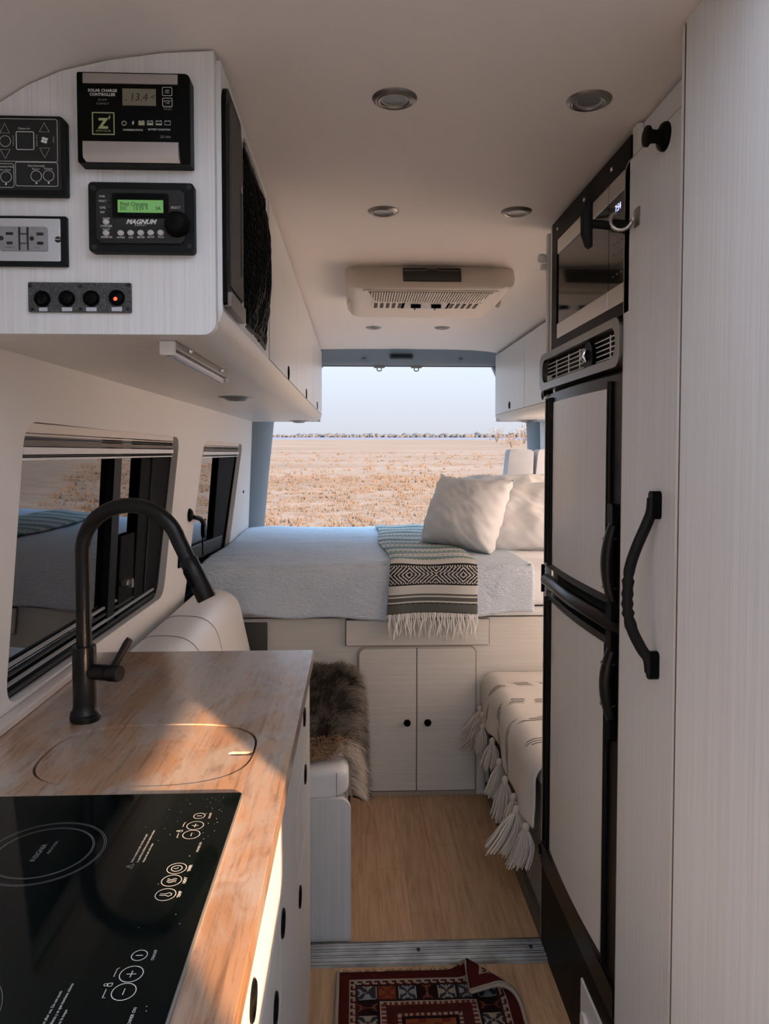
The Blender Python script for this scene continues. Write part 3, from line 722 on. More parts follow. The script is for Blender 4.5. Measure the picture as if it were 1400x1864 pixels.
for r in ((254, 1345, 318, 1408), (254, 1428, 318, 1516)): a = rectof(A, *r); MB().plate(rrect(*a, .0008, 2), .0055, .0075, M0).build('test_button', GREY, ol, bevel=.0006)
q = A(664, 1474); MB().lathe([(0, .0045), (.0035, .0045), (.0048, .003)], frame((q[0], yf, q[1]), (1, 0, 0), (0, 0, 1), (0, -1, 0)), 16).build('screw', INKD, ol, smooth=40)
MB().box(-.0042, .0042, -.0005, .0005, .0045, .0048, frame((q[0], yf, q[1]), (1, 0, 0), (0, 0, 1), (0, -1, 0))).build('screw_slot', CHROME, ol)

# inverter remote
yf = YE - .020; A = Aff(0, 0, 1400 / 210, 150, 320, yf); M0 = FACE_CAM(yf)
u0, u1, v0, v1 = rectof(A, 70, 78, 1345, 915)
ir = thing('inverter_remote', 'dark grey inverter remote with green display and big round knob', 'control panel', ((u0 + u1) / 2, YE, v0))
MB().plate(rrect(u0, u1, v0, v1, .006), -.0195, -.004, M0).build('housing', BLACKT, ir, bevel=.003)
x0, x1, z0, z1 = rectof(A, 165, 165, 1240, 815)
MB().plate(rpoly([(x0, z0), (x1, z0), (x1, z1), (x0, z1)], .006, 1), -.004, 0, M0).build('raised_face', DKGREY, ir, bevel=.0015)
mb = PR(ir, INKD)
for r in ((200, 490, 368, 780), (368, 520, 1020, 630), (400, 640, 1030, 775)): a = rectof(A, *r); mb.line(rrect(*a, .002, 3), .0006, .0003, M0, True)
x0, x1, z0, z1 = rectof(A, 370, 222, 1045, 505)
MB().plate(rrect(x0, x1, z0, z1, .003), 0, .0022, M0).build('display_bezel', BLACK, ir, bevel=.001)
x0, x1, z0, z1 = rectof(A, 436, 305, 985, 450)
dsp = MB().plate([(x0, z0), (x1, z0), (x1, z1), (x0, z1)], .0022, .0028, M0).build('display', LCDG, ir)
K = 1 / (1400 / 210) / 1195
mb = PR(dsp, INKD); q = A(465, 350); mb.text('Float Charging', 62 * K, *q, .0031, M0, 'LEFT', sx_=.88, bold=.00008); q = A(465, 404); mb.text('DC', 62 * K, *q, .0031, M0, 'LEFT', sx_=.9, bold=.00008)
q = A(622, 404); mb.text('13.5V +', 62 * K, *q, .0031, M0, 'LEFT', sx_=.9, bold=.00008); q = A(890, 404); mb.text('3A', 62 * K, *q, .0031, M0, 'LEFT', sx_=.9, bold=.00008)
mb = PR(ir, INKW)
for s_, cx, cy, sz in (('PWR', 240, 252, 36), ('FAULT', 243, 307, 34), ('CHG', 247, 388, 38), ('INV', 246, 444, 36), ('ON/OFF', 290, 520, 28), ('CHARGER', 290, 612, 36), ('ON/OFF', 290, 651, 28), ('INVERTER', 296, 746, 34), ('SHORE', 468, 750, 34), ('AGS', 590, 749, 34), ('METER', 711, 748, 34), ('SETUP', 832, 746, 34), ('TECH', 952, 746, 34), ('SELECT', 1132, 388, 40)): q = A(cx, cy); mb.text(s_, sz * K * .95, *q, .0005, M0, bold=.00004, sx_=.92)
q = A(710, 562); mb.text('MAGNUM', 74 * K, *q, .0005, M0, shear=.35, bold=.0004, sx_=1.05); q = A(705, 602); mb.text('E N E R G Y', 26 * K, *q, .0005, M0, shear=.3)
for cx, cy in ((290, 563), (290, 697), (467, 696), (588, 695), (710, 694), (831, 693), (951, 692)):
    q = A(cx, cy); MB().lathe([(0, .003), (.0036, .0028), (.0048, .0018), (.0049, 0)], frame((q[0], yf, q[1]), (1, 0, 0), (0, 0, 1), (0, -1, 0)), 16, sy=.85).build('button', plain('light_grey_key', (.46, .45, .42), .5) if 'light_grey_key' not in MATS else MATS['light_grey_key'], ir, smooth=40)
for cy in (250, 305, 380, 445): q = A(322, cy); MB().lathe([(0, .0018), (.003, .0012), (.0036, 0)], frame((q[0], yf, q[1]), (1, 0, 0), (0, 0, 1), (0, -1, 0)), 12).build('indicator_lamp', INKD, ir, smooth=50)
q = A(1150, 590); MB().lathe([(0, .016), (.012, .0155), (.0155, .013), (.0175, .006), (.019, .002), (.0195, 0)], frame((q[0], yf, q[1]), (1, 0, 0), (0, 0, 1), (0, -1, 0)), 28).build('knob', BLACK, ir, smooth=50)
for cx, cy in ((118, 135), (1285, 125), (130, 855), (1283, 842)):
    q = A(cx, cy); MB().lathe([(0, .0012), (.003, .0012), (.0045, .0), (.0048, -.0005)], frame((q[0], yf + .004, q[1]), (1, 0, 0), (0, 0, 1), (0, -1, 0)), 14).build('screw', INKD, ir, smooth=40)

# four switch plate
yf = YE - .004; A = Aff(0, 0, 1400 / 500, 0, 80, yf); M0 = FACE_CAM(yf)
u0, u1, v0, v1 = rectof(A, 145, 1218, 668, 1366)
sw = thing('switch_plate', 'speckled black plate with four round switches and one red light', 'switch plate', ((u0 + u1) / 2, YE, v0))
m, t, b = nodes('black_hammered_paint'); f = noisetex(t, pos(t), 900, 2)
t.links.new(ramp(t, f, [(.5, (.022, .024, .025)), (.64, (.13, .14, .14))]), b.inputs['Base Color']); b.inputs['Roughness'].default_value = .4; bump(t, b, f, .6, .001)
MB().plate(rrect(u0, u1, v0, v1, .002), -.0035, 0, M0).build('plate', m, sw, bevel=.001)
for i, (cx, cy) in enumerate(((216, 1300), (342, 1298), (466, 1298), (596, 1294))):
    q = A(cx, cy); Mq = frame((q[0], yf, q[1]), (1, 0, 0), (0, 0, 1), (0, -1, 0))
    s_ = MB().lathe([(.0085, .0022), (.0105, .0045), (.0118, .003), (.0122, 0)], Mq, 26).build('switch_ring', BLACK, sw, smooth=40)
    MB().lathe([(0, .0052), (.006, .005), (.0088, .0035), (.0092, .0005)], frame((q[0], yf, q[1]), (1, 0, 0), (0, .12, .99), (0, -.99, .12)), 24).build('rocker', BLACK, s_, smooth=40)
    if i == 3: q2 = A(594, 1303); MB().lathe([(0, .0072), (.0022, .0068), (.003, .005)], frame((q2[0], yf, q2[1]), (1, 0, 0), (0, 0, 1), (0, -1, 0)), 14).build('indicator_light', REDLED, s_, smooth=50)
    x0, x1, z0, z1 = rectof(A, cx - (26 if i else 16), 1343, cx + 26, 1362)
    MB().plate([(x0, z0), (x1, z0), (x1, z1 + (.001 if i > 2 else 0)), (x0, z1)], 0, .0004, M0).build('label_strip', LABELW, sw)
for cx, cy in ((155, 1232), (408, 1232), (652, 1228), (165, 1352), (410, 1350), (652, 1350)):
    q = A(cx, cy); MB().lathe([(0, .0012), (.0022, .001), (.003, 0)], frame((q[0], yf, q[1]), (1, 0, 0), (0, 0, 1), (0, -1, 0)), 12).build('screw', INKD, sw, smooth=40)

# ------------------------------------------------------------------ lights under the overhead cabinet
sl = thing('strip_light', 'slim tubular strip light under the overhead cabinet', 'light', (-.305, 1.45, 1.555))
MB().box(-.316, -.290, 1.215, 1.70, 1.566, 1.579).build('base_rail', NICKEL, sl, bevel=.002)
MB().tube([(-.303, 1.222, 1.562), (-.303, 1.693, 1.562)], .0085, 14).build('lens_tube', plain('clear_ribbed_tube', (.30, .28, .26), .2, metal=.5), sl, smooth=50)
for y in (1.216, 1.699): MB().box(-.316, -.290, y - .004, y + .004, 1.555, 1.579).build('end_cap', WHITE, sl, bevel=.003)
for y in (1.30, 1.60): MB().lathe([(0, .004), (.003, .004), (.004, 0)], frame((-.286, y, 1.574), (1, 0, 0), (0, 1, 0), (0, 0, -1)), 10).build('screw', CHROME, sl, smooth=40)
for (x, y, lb) in ((-.392, 2.46, 'round metal puck light under the left overhead cabinet, nearest the strip light'), (-.33, 4.32, 'small round puck light at the rear end of the left overhead cabinet')):
    pu = thing('puck_light', lb, 'light', (x, y, 1.56), 'puck lights under the cabinets')
    Mq = frame((x, y, 1.579), (1, 0, 0), (0, 1, 0), (0, 0, -1))
    MB().lathe([(.026, .010), (.03, .012), (.045, .003), (.058, .002), (.058, 0)], Mq, 28).build('trim_ring', NICKEL, pu, smooth=40)
    MB().lathe([(0, .014), (.018, .013), (.027, .010), (.027, .004)], Mq, 24).build('lens', ACDARK, pu, smooth=40)

# ================================================================== left windows and blinds
def lwin(idx, hole, w, mull, label, screenfrom):
    mb = MB(); mb.plate(hole, -.036, -.040, mp=lw)
    wobj = shell(mb.build('window_%d' % idx, TINT), label, 'window')
    inner = [(sum(q[0] for q in hole) / len(hole), sum(q[1] for q in hole) / len(hole))]
    c0 = inner[0]; sh = [(c0[0] + (q[0] - c0[0]) * .965, c0[1] + (q[1] - c0[1]) * .94) for q in hole]
    MB().plate(hole, -.022, -.036, holes=[sh], mp=lw).build('rubber_frame', BLACK, wobj)
    return wobj
w1 = lwin(1, WIN1, None, 2.0, 'large dark tinted window above the counter behind the faucet', 2.1)
w2 = lwin(2, WIN2, None, 3.5, 'smaller dark tinted window beside the bed', 3.5)
mb = MB(); mb.plate([(1.985, .93), (2.045, .93), (2.075, 1.44), (2.015, 1.44)], -.018, -.036, mp=lw); mb.build('sash_stile', BLACK, w1)
mb = MB(); mb.plate([(2.225, .93), (2.47, .93), (2.62, 1.44), (2.270, 1.44)], -.020, -.026, mp=lw); mb.build('insect_screen', plain('black_screen_mesh', (.004, .004, .004), .8, spec=.1), w1)
mb = MB(); mb.plate([(2.085, .93), (2.225, .93), (2.225, 1.16), (2.10, 1.16)], -.022, -.030, mp=lw); mb.build('lower_screen', MATS['black_screen_mesh'], w1)
mb = MB(); mb.tube([lw(2.33, .96, -.018), lw(2.385, 1.42, -.018)], .004, 6); mb.build('screen_rib', DKGREY, w1)
for i in range(4):
    z = .938 + i * .016
    mb = MB(); mb.tube([lw(1.40 + i * .004, z, -.016 - i * .004), lw(2.44, z - .004, -.016 - i * .004)], .0045, 6); mb.build('track_rail', GREY if i % 2 else DKGREY, w1, smooth=50)
q = lw(2.12, 1.03, -.012); lt = MB(); lt.box(q[0] - .008, q[0] + .012, q[1] - .02, q[1] + .02, q[2] - .008, q[2] + .008); lt.box(q[0] + .004, q[0] + .022, q[1] - .006, q[1] + .006, q[2] - .016, q[2] + .010); lt.build('sash_latch', NICKEL, w1, bevel=.003)
mb = MB(); mb.plate([(3.42, .82), (3.62, .82), (4.03, 1.43), (3.55, 1.43)], -.020, -.026, mp=lw); mb.build('insect_screen', MATS['black_screen_mesh'], w2)
mb = MB(); mb.plate([(2.86, .96), (3.62, .93), (3.66, .99), (2.90, 1.02)], -.012, -.03, mp=lw); mb.build('sash_rail', DKGREY, w2, bevel=.004)
BL1 = plain('cream_blind_rail', (.66, .58, .50), .4); BL2 = plain('grey_pleated_fabric', (.22, .20, .18), .9); BL3 = plain('white_blind_rail', (.68, .68, .68), .4)
def blind(y0, y1, zt, label, skew):
    bd = thing('window_blind', label, 'blind', (wall_x(1.4) + .0, (y0 + y1) / 2, zt - .075), 'rolled up window blinds')
    for nm, za, zb, d, mt in (('head_rail', .000, .020, -.005, BL1), ('head_rail_lip', .021, .026, -.004, BL1), ('pleat', .027, .033, -.014, DKGREY), ('pleat', .034, .046, -.008, BL2), ('bottom_rail', .047, .062, -.003, BL3), ('pull_strip', .063, .067, -.008, DKGREY), ('pull_rail', .068, .074, -.005, BL3)):
        mb = MB(); mb.plate([(y0 - .000, zt - zb), (y1, zt - zb - skew * .0), (y1, zt - za - skew), (y0, zt - za)], d, -.020, mp=lw)
        mb.build(nm, mt, bd, bevel=.0012)
blind(1.428, 2.585, 1.456, 'wide folded window blind at the top of the large window', .002)
blind(3.09, 4.02, 1.447, 'narrow folded window blind at the top of the window beside the bed', .002)

# knob, hanging key and small outlet on the wall post between the windows
kx = wall_x(1.155)
hk = thing('wall_lock', 'small black round lock with a hanging key between the two windows', 'lock', (kx, 2.85, 1.10))
ML = frame((wall_x(1.16), 2.845, 1.158), (0, 1, 0), (0, 0, 1), (1, 0, 0))
MB().lathe([(0, .016), (.012, .016), (.02, .012), (.026, .004), (.026, 0)], ML, 20).build('rosette', BLACK, hk, smooth=40)
MB().tube([(kx + .016, 2.85, 1.150), (kx + .03, 2.90, 1.140), (kx + .03, 2.95, 1.125), (kx + .025, 2.985, 1.105)], [.008, .009, .009, .008], 8).build('lever', BLACK, hk, smooth=50)
MB().plate(circ(2.99, 1.085, .022, 18, .032), .018, .034, frame((kx, 0, 0), (0, 1, 0), (0, 0, 1), (1, 0, 0))).build('key_fob', BLACK, hk, bevel=.004)
MB().plate(circ(3.045, 1.10, .014, 18, .026), .016, .026, frame((kx, 0, 0), (0, 1, 0), (0, 0, 1), (1, 0, 0))).build('key_disc', NICKEL, hk, bevel=.002)
MB().tube([(kx + .022, 2.985, 1.06), (kx + .022, 2.985, .985)], .0035, 6).build('strap', BLACK, hk)
so_ = thing('wall_socket', 'small black framed wall socket under the wall lock', 'outlet', (kx, 2.76, .98))
MB().plate(rrect(2.69, 2.80, .978, 1.045, .006), 0, .008, frame((wall_x(1.01) - .002, 0, 0), (0, 1, 0), (0, 0, 1), (1, 0, 0))).build('frame', BLACK, so_, bevel=.002)
MB().plate(rrect(2.71, 2.785, .990, 1.035, .004), .008, .011, frame((wall_x(1.01) - .002, 0, 0), (0, 1, 0), (0, 0, 1), (1, 0, 0))).build('insert', GREY, so_, bevel=.001)
mb = MB().lathe([(0, .006), (.006, .005), (.009, .001), (.009, -.003)], frame((wall_x(1.174), 4.20, 1.174), (0, 1, 0), (0, 0, 1), (1, 0, 0)), 12)
tag(mb.build('wall_plug', BLACK, smooth=50), 'tiny black plug on the wall strip beside the rear pillar', 'plug')

# ================================================================== kitchen counter
def supere(cx, cy, a, b_, n=2.9, k_=64): return [(cx + a * math.copysign(abs(math.cos(2 * PI * i / k_)) ** (2 / n), math.cos(2 * PI * i / k_)), cy + b_ * math.copysign(abs(math.sin(2 * PI * i / k_)) ** (2 / n), math.sin(2 * PI * i / k_))) for i in range(k_)]
SK = (-.343, 1.230, .1735, .128)
mb = MB(); mb.plate(rrect(-.648, -.108, .2, 1.858, (0, .004, .006, 0), 3), -.034, 0, FLAT(.9), holes=[supere(*SK)])
tag(mb.build('countertop', WOOD, bevel=.002, bseg=2), 'worn butcher block countertop with a cut out for the sink', 'countertop')
mb = MB(); mb.plate([(-.646, .9005), (-.622, .9005), (-.623, .914), (-.630, .918), (-.644, .918)], .2, 1.775, ALONG_Y)
tag(mb.build('counter_upstand', plain('pale_upstand', (.60, .54, .48), .5), bevel=.002), 'narrow pale upstand strip where the counter meets the window wall', 'upstand')
# sink cover with finger notch
o_ = supere(SK[0], SK[1], SK[2] - .0035, SK[3] - .0035)
nx = SK[0] + SK[2] - .0035; ny = 1.222
pts = []
for q in o_:
    if abs(q[1] - ny) < .0085 and q[0] > SK[0]: continue
    pts.append(q)
# split at the notch
idx = max(range(len(pts)), key=lambda i: (pts[i][0] > SK[0]) * (1 if pts[i][1] < ny else 0) * (10 + pts[i][1]))
notch = [(nx - .0002, ny - .0075)] + [(nx - .032 + .0075 * math.cos(a), ny + .0075 * math.sin(a)) for a in [-PI / 2 - i * PI / 8 for i in range(9)]] + [(nx - .0002, ny + .0075)]
pts = pts[:idx + 1] + notch + pts[idx + 1:]
mb = MB(); mb.plate(pts, -.026, -.0015, FLAT(.9))
tag(mb.build('sink_cover', WOOD, bevel=.0012), 'rounded wooden sink cover with a finger notch set in the countertop', 'sink cover')
mb = MB(); L0 = supere(*SK); L1 = supere(SK[0], SK[1], SK[2] - .02, SK[3] - .02); n_ = len(L0)
vs = [(x, y, .866) for x, y in L0] + [(x, y, .872) for x, y in L1] + [(x, y, .72) for x, y in L1]
fs = [(i, (i + 1) % n_, n_ + (i + 1) % n_, n_ + i) for i in range(n_)] + [(n_ + i, n_ + (i + 1) % n_, 2 * n_ + (i + 1) % n_, 2 * n_ + i) for i in range(n_)] + [tuple(range(2 * n_, 3 * n_))]
tag(mb.add(vs, fs).build('sink_basin', STEEL, smooth=40), 'steel sink basin hidden under the wooden sink cover', 'sink')

# faucet
fx, fy = -.505, 1.385
fc = thing('faucet', 'tall matte black gooseneck faucet with side lever on the counter', 'faucet', (fx, fy, .9))
Mf = frame((fx, fy, .9), (1, 0, 0), (0, 1, 0), (0, 0, 1))
MB().lathe([(0, 0), (.0265, 0), (.0275, .003), (.0275, .010), (.0255, .012), (.0265, .014), (.0255, .018), (.0225, .021), (.0215, .03)], Mf, 32).build('base_ring', BLACKM, fc, smooth=40)
MB().lathe([(.0215, .025), (.0212, .135), (.0205, .1395), (.0150, .140), (.0, .140)], Mf, 32).build('body', BLACKM, fc, smooth=40)
zt = 1.218; R = .098; tilt = Vector((.97, -.24, 0)).normalized()
pts = [Vector((fx, fy, 1.03)), Vector((fx, fy, 1.10)), Vector((fx, fy, 1.16))]
for i in range(0, 25):
    a = PI - i * (PI * .91) / 24
    p_ = Vector((fx, fy, zt)) + tilt * (R + R * math.cos(a)) + Vector((0, 0, R * math.sin(a) * .86)); pts.append(p_)
d = (pts[-1] - pts[-2]).normalized(); d = (d + Vector((tilt.x * .10, tilt.y * .1, 0))).normalized()
pts.append(pts[-1] + d * .036)
MB().tube(pts, .0138, 20).build('spout', BLACKM, fc, smooth=50)
h0 = pts[-1]; pts2 = [h0, h0 + d * .002, h0 + d * .004, h0 + d * .03, h0 + d * .078, h0 + d * .082]
sh = MB().tube(pts2, [.0138, .0138, .0162, .0165, .0178, .0165], 24).build('spray_head', BLACKM, fc, smooth=50)
bx_ = frame(h0 + d * .034, d.cross(Vector((0, 0, 1))).normalized(), -d, Vector((-.75, -.66, 0)).normalized())
qn = Vector((-.66, -.75, -.1)).normalized(); un = (-d).cross(qn).normalized()
MB().plate(rrect(-.0055, .0055, -.018, .018, .005), .0, .018, frame(h0 + d * .036, un, -d, un.cross(-d))).build('spray_button', BLACK, sh, bevel=.0015)
Mg = Vector((.93, -.36, .04)).normalized(); c0 = Vector((fx, fy, .992))
MB().tube([c0, c0 + Mg * .052], .0145, 20).build('valve_arm', BLACKM, fc, smooth=40)
cp_ = MB().tube([c0 + Mg * .0525, c0 + Mg * .055, c0 + Mg * .076, c0 + Mg * .079], [.0140, .0157, .0157, .0140], 20).build('valve_cap', BLACKM, fc, smooth=40)
h1 = c0 + Mg * .066 + Vector((0, 0, .012))
MB().tube([h1, h1 + Vector((.010, .0, .018)), h1 + Vector((.022, .004, .040)), h1 + Vector((.028, .005, .050))], [.007, .0062, .0072, .006], 14, flat=.6).build('lever', BLACKM, fc, smooth=50)

# induction cooktop
ck = thing('induction_cooktop', 'black glass double induction cooktop with white printed controls', 'cooktop', (-.35, .76, .9))
MB().plate(rrect(-.545, -.166, .455, 1.064, .004), .0002, .0062, FLAT(.9)).build('glass_plate', CERAM, ck, bevel=.0012)
MB().plate(rrect(-.548, -.1635, .452, 1.067, .004), .0001, .0042, FLAT(.9)).build('steel_edge', plain('grey_plate_edge', (.22, .20, .18), .45), ck)
MC = frame((0, 0, .9063), (0, 1, 0), (-1, 0, 0), (0, 0, 1))        # u = y, v = -x: printed to be read from the aisle
for yc in (.912, .634):
    mb = MB()
    for r in (.0725, .0702, .0585, .0568): mb.line(circ(yc, .386, r, 64), .00045, 0, MC, True)
    o = mb.build('burner_ring', INKG, ck, normals=False); o['kind'] = 'stuff'
mb = PR(ck, INKG)
for yc in (.912, .634): mb.text('INSIGNIA', .0095, yc - .002, .391, 0, MC); mb.text('INDUCTION', .0052, yc + .010, .379, 0, MC)
WARN = ('Surface remains hot after use. Do not touch', 'La superficie se calienta y se que mantiene caliente', 'despues de usar, no la toque')
mb = PR(ck, INKW)
def mark(name, strokes):
    m_ = MB()
    for pts, wd, cl in strokes: m_.line(pts, wd, 0, MC, cl)
    m_.build(name, INKW, ck, normals=False)
for dy in (0, -.279):
    for i, s_ in enumerate(WARN): mb.text(s_, .0040, .884 + dy, .2705 - i * .0068, 0, MC, 'LEFT', sx_=.92)
    D = lambda *pts: [(y + dy, v) for y, v in pts]
    C = lambda y, r: (circ(y + dy, .213, r, 30), .0008, True)
    mark('warning_symbol', [(D((.8705, .2665), (.8805, .2665), (.8755, .2745)), .0006, True), (D((.8755, .2685), (.8755, .2720)), .0006, False)])
    mark('power_symbol', [C(.996, .0075), (D((.996, .2095), (.996, .2165)), .0009, False)])
    mark('plus_symbol', [C(.970, .0108), (D((.9655, .213), (.9745, .213)), .0008, False), (D((.970, .2085), (.970, .2175)), .0008, False)])
    mark('minus_symbol', [C(.947, .0108), (D((.943, .213), (.951, .213)), .0008, False)])
    mark('bracket_line', [(D((.967, .2285), (.9775, .2285), (.979, .2265)), .0007, False)]); mark('bracket_line', [(D((.940, .2275), (.940, .2300), (.951, .2300)), .0007, False)])
    mark('lock_symbol', [([(y + dy, v) for y, v in rrect(.9545, .9585, .2265, .2305, .0006, 2)], .0006, True), (circ(.9565 + dy, .2325, .0016, 10), .0006, True)])
    mb.text('ON/OFF', .0042, .996 + dy, .1985, 0, MC); mb.text('POWER ON', .0042, .916 + dy, .1965, 0, MC)
    for y, s_ in ((.869, 'TIMER'), (.844, 'HEAT'), (.817, 'TEMP')): mb.text(s_, .0050, y + dy, .1975, 0, MC, bold=.0001)
    mark('timer_symbol', [C(.869, .0112), (circ(.869 + dy, .213, .0062, 24), .0009, True), (D((.8715, .2115), (.8685, .2125), (.8690, .2165)), .0008, False)])
    mark('heat_symbol', [C(.844, .0112)] + [([(.844 + dy + k_ * .003 + .0012 * math.sin(j * 1.3), .2075 + j * .0018) for j in range(7)], .0008, False) for k_ in (-1, 0, 1)])
    mark('temperature_symbol', [C(.817, .0112), (D((.8155, .2195), (.8155, .2125), (.8135, .2095), (.8155, .2065), (.8185, .2065), (.8205, .2095), (.8185, .2125), (.8185, .2195)), .0008, False)])
mb = MB()
for _ in range(46):
    a = (.93 + rnd.random() * .12 if rnd.random() < .75 else .6 + rnd.random() * .4); v = .185 + rnd.random() ** 1.5 * .10
    mb.poly(circ(a, v, .0003 + rnd.random() * .0004, 6), 0, MC)
o = mb.build('crumbs', INKW, ck, normals=False); o['kind'] = 'stuff'

# lower kitchen cabinet
kc = thing('kitchen_cabinet', 'pale kitchen base cabinet with drawers and round black finger pulls', 'cabinet', (-.38, 1.03, 0))
MB().box(-.648, -.134, .205, 1.852, 0, .865).build('body', LAM_SIDE, kc)
def pull(par, y, z):
    Mq = frame((-.1175, y, z), (0, 1, 0), (0, 0, 1), (1, 0, 0))
    MB().lathe([(0, .0008), (.0165, .0008), (.0165, .0030), (.0195, .0036), (.0215, .0022), (.0215, 0)], Mq, 28).build('finger_pull', BLACK, par, smooth=40)
    MB().lathe([(0, .0016), (.0035, .0014), (.004, .0008)], frame((-.1175, y, z - .002), (0, 1, 0), (0, 0, 1), (1, 0, 0)), 10).build('pull_rivet', NICKEL, par, smooth=40)
FRONTS = [('drawer', 1.446, 1.850, .703, .862, 1.645, .806), ('drawer', 1.446, 1.850, .528, .699, 1.668, .665), ('door', 1.446, 1.850, .045, .524, 1.497, .484),
          ('door', 1.118, 1.442, .045, .862, 1.149, .655), ('drawer', .66, 1.114, .703, .862, .815, .783), ('door', .66, 1.114, .045, .699, 1.04, .60), ('drawer', .21, .656, .703, .862, .43, .783), ('door', .21, .656, .045, .699, .60, .60)]
for nm, a, b_, z0, z1, py_, pz in FRONTS:
    d = MB().plate(rrect(a, b_, z0, z1, .004, 2), -.015, .0005, FACE_L(-.118)).build(nm, LAM_SIDE, kc, bevel=.003)
    pull(d, py_, pz)

# ================================================================== left bench with sheepskin
bn = thing('bench_sofa', 'white upholstered bench on a pale laminate base behind the kitchen counter', 'bench', (-.33, 2.5, 0))
MB().plate(rrect(-.66, -.016, 0, .415, (0, .004, .035, 0), 7), 2.07, 2.088, ALONG_Y).build('end_panel', LAM_V, bn, bevel=.003)
MB().box(-.66, -.034, 2.088, 2.962, 0, .405).build('base', LAM_V, bn)
def cushion(x0, x1, y0, y1, z0, z1, r, prof_=None):
    mb = MB(); N = 10
    prof_ = prof_ or rrect(x0, x1, z0, z1, r, 6)
    ends = [(0, 1 - .10), (.012, 1 - .03), (.03, 1), ((y1 - y0) - .03, 1), ((y1 - y0) - .012, .97), (y1 - y0, .90)]
    cx, cz = (x0 + x1) / 2, (z0 + z1) / 2; k_ = len(prof_); vs = []
    for dy, s_ in ends: vs += [(cx + (x - cx) * s_, y0 + dy, cz + (z - cz) * s_) for x, z in prof_]
    fs = [(i * k_ + j, i * k_ + (j + 1) % k_, (i + 1) * k_ + (j + 1) % k_, (i + 1) * k_ + j) for i in range(5) for j in range(k_)] + [tuple(range(k_)), tuple(range(5 * k_, 6 * k_))]
    return mb.add(vs, fs)
sc_ = cushion(-.64, -.022, 2.08, 2.955, .412, .495, (.01, .025, .03, .01)).build('seat_cushion', VINYL, bn, smooth=60)
MB().tube([(-.056, 2.074, .418), (-.056, 2.074, .488)], .0012, 5).build('seam', plain('seam_thread', (.42, .38, .34), .9), sc_)
BCP = rpoly([(-.640, .50), (-.385, .50), (-.462, .862), (-.640, .872)], .075, 7)
bc = cushion(-.645, -.400, 1.90, 2.90, .50, .868, 0, BCP).build('back_cushion', VINYL, bn, smooth=60)
SEAM = MATS['seam_thread']
for y in (2.16, 2.42):
    pr_ = [(-.513 + (x + .513) * 1.006, .68 + (z - .68) * 1.008) for x, z in BCP if z > .53]
    pr_ = [q for q in pr_ if q[0] > -.632]
    MB().tube([(x, y + .02 * math.sin((x + .4) * 6), z) for x, z in pr_], .0014, 6).build('seam', SEAM, bc, smooth=60)

FUR = attrmat('sheepskin_fur', rough=.8, spec=.25)
def skinp(s, t_):
    """s: 0 back .. 1 hanging hem, t_: 0 near end .. 1 far end -> point, normal"""
    y = 2.135 + .80 * t_ + (.03 * math.sin(s * 9) + .015 * noise.noise(Vector((s * 6, t_ * 8, 0)))) * (1 - t_ if t_ < .5 else t_)
    hang = .17 - .05 * t_ + .03 * noise.noise(Vector((t_ * 6, 2, 0)))
    if t_ < .22: hang *= .35 + 3.2 * t_ if s < 2 else 1
    L1 = .42; r = .03; La = r * PI / 2; L = L1 + La + hang; d = s * L
    ztop = .500 + .022 * t_ + .03 * math.sin(PI * min(1, t_ * .75)) * math.sin(PI * min(1, s * 1.2))
    if d < L1: return Vector((-.47 + d, y, ztop)), Vector((0, 0, 1))
    if d < L1 + La: a = (d - L1) / r; return Vector((-.05 + r * math.sin(a), y, ztop - r + r * math.cos(a))), Vector((math.sin(a), 0, math.cos(a)))
    return Vector((-.02 + .010 * (d - L1 - La) / .2, y, ztop - r - (d - L1 - La))), Vector((1, 0, .05))
sk = thing('sheepskin', 'dark brown sheepskin rug with a cream edge draped over the bench', 'sheepskin', (-.2, 2.55, .5))
mb = MB(); mb.grid(40, 40, lambda u, v: tuple(skinp(u, v)[0] + skinp(u, v)[1] * .004), lambda u, v: (.05, .038, .028) if v > .16 else (.40, .30, .20))
mb.build('hide', FUR, sk, smooth=60, solid=.004)
mb = MB()
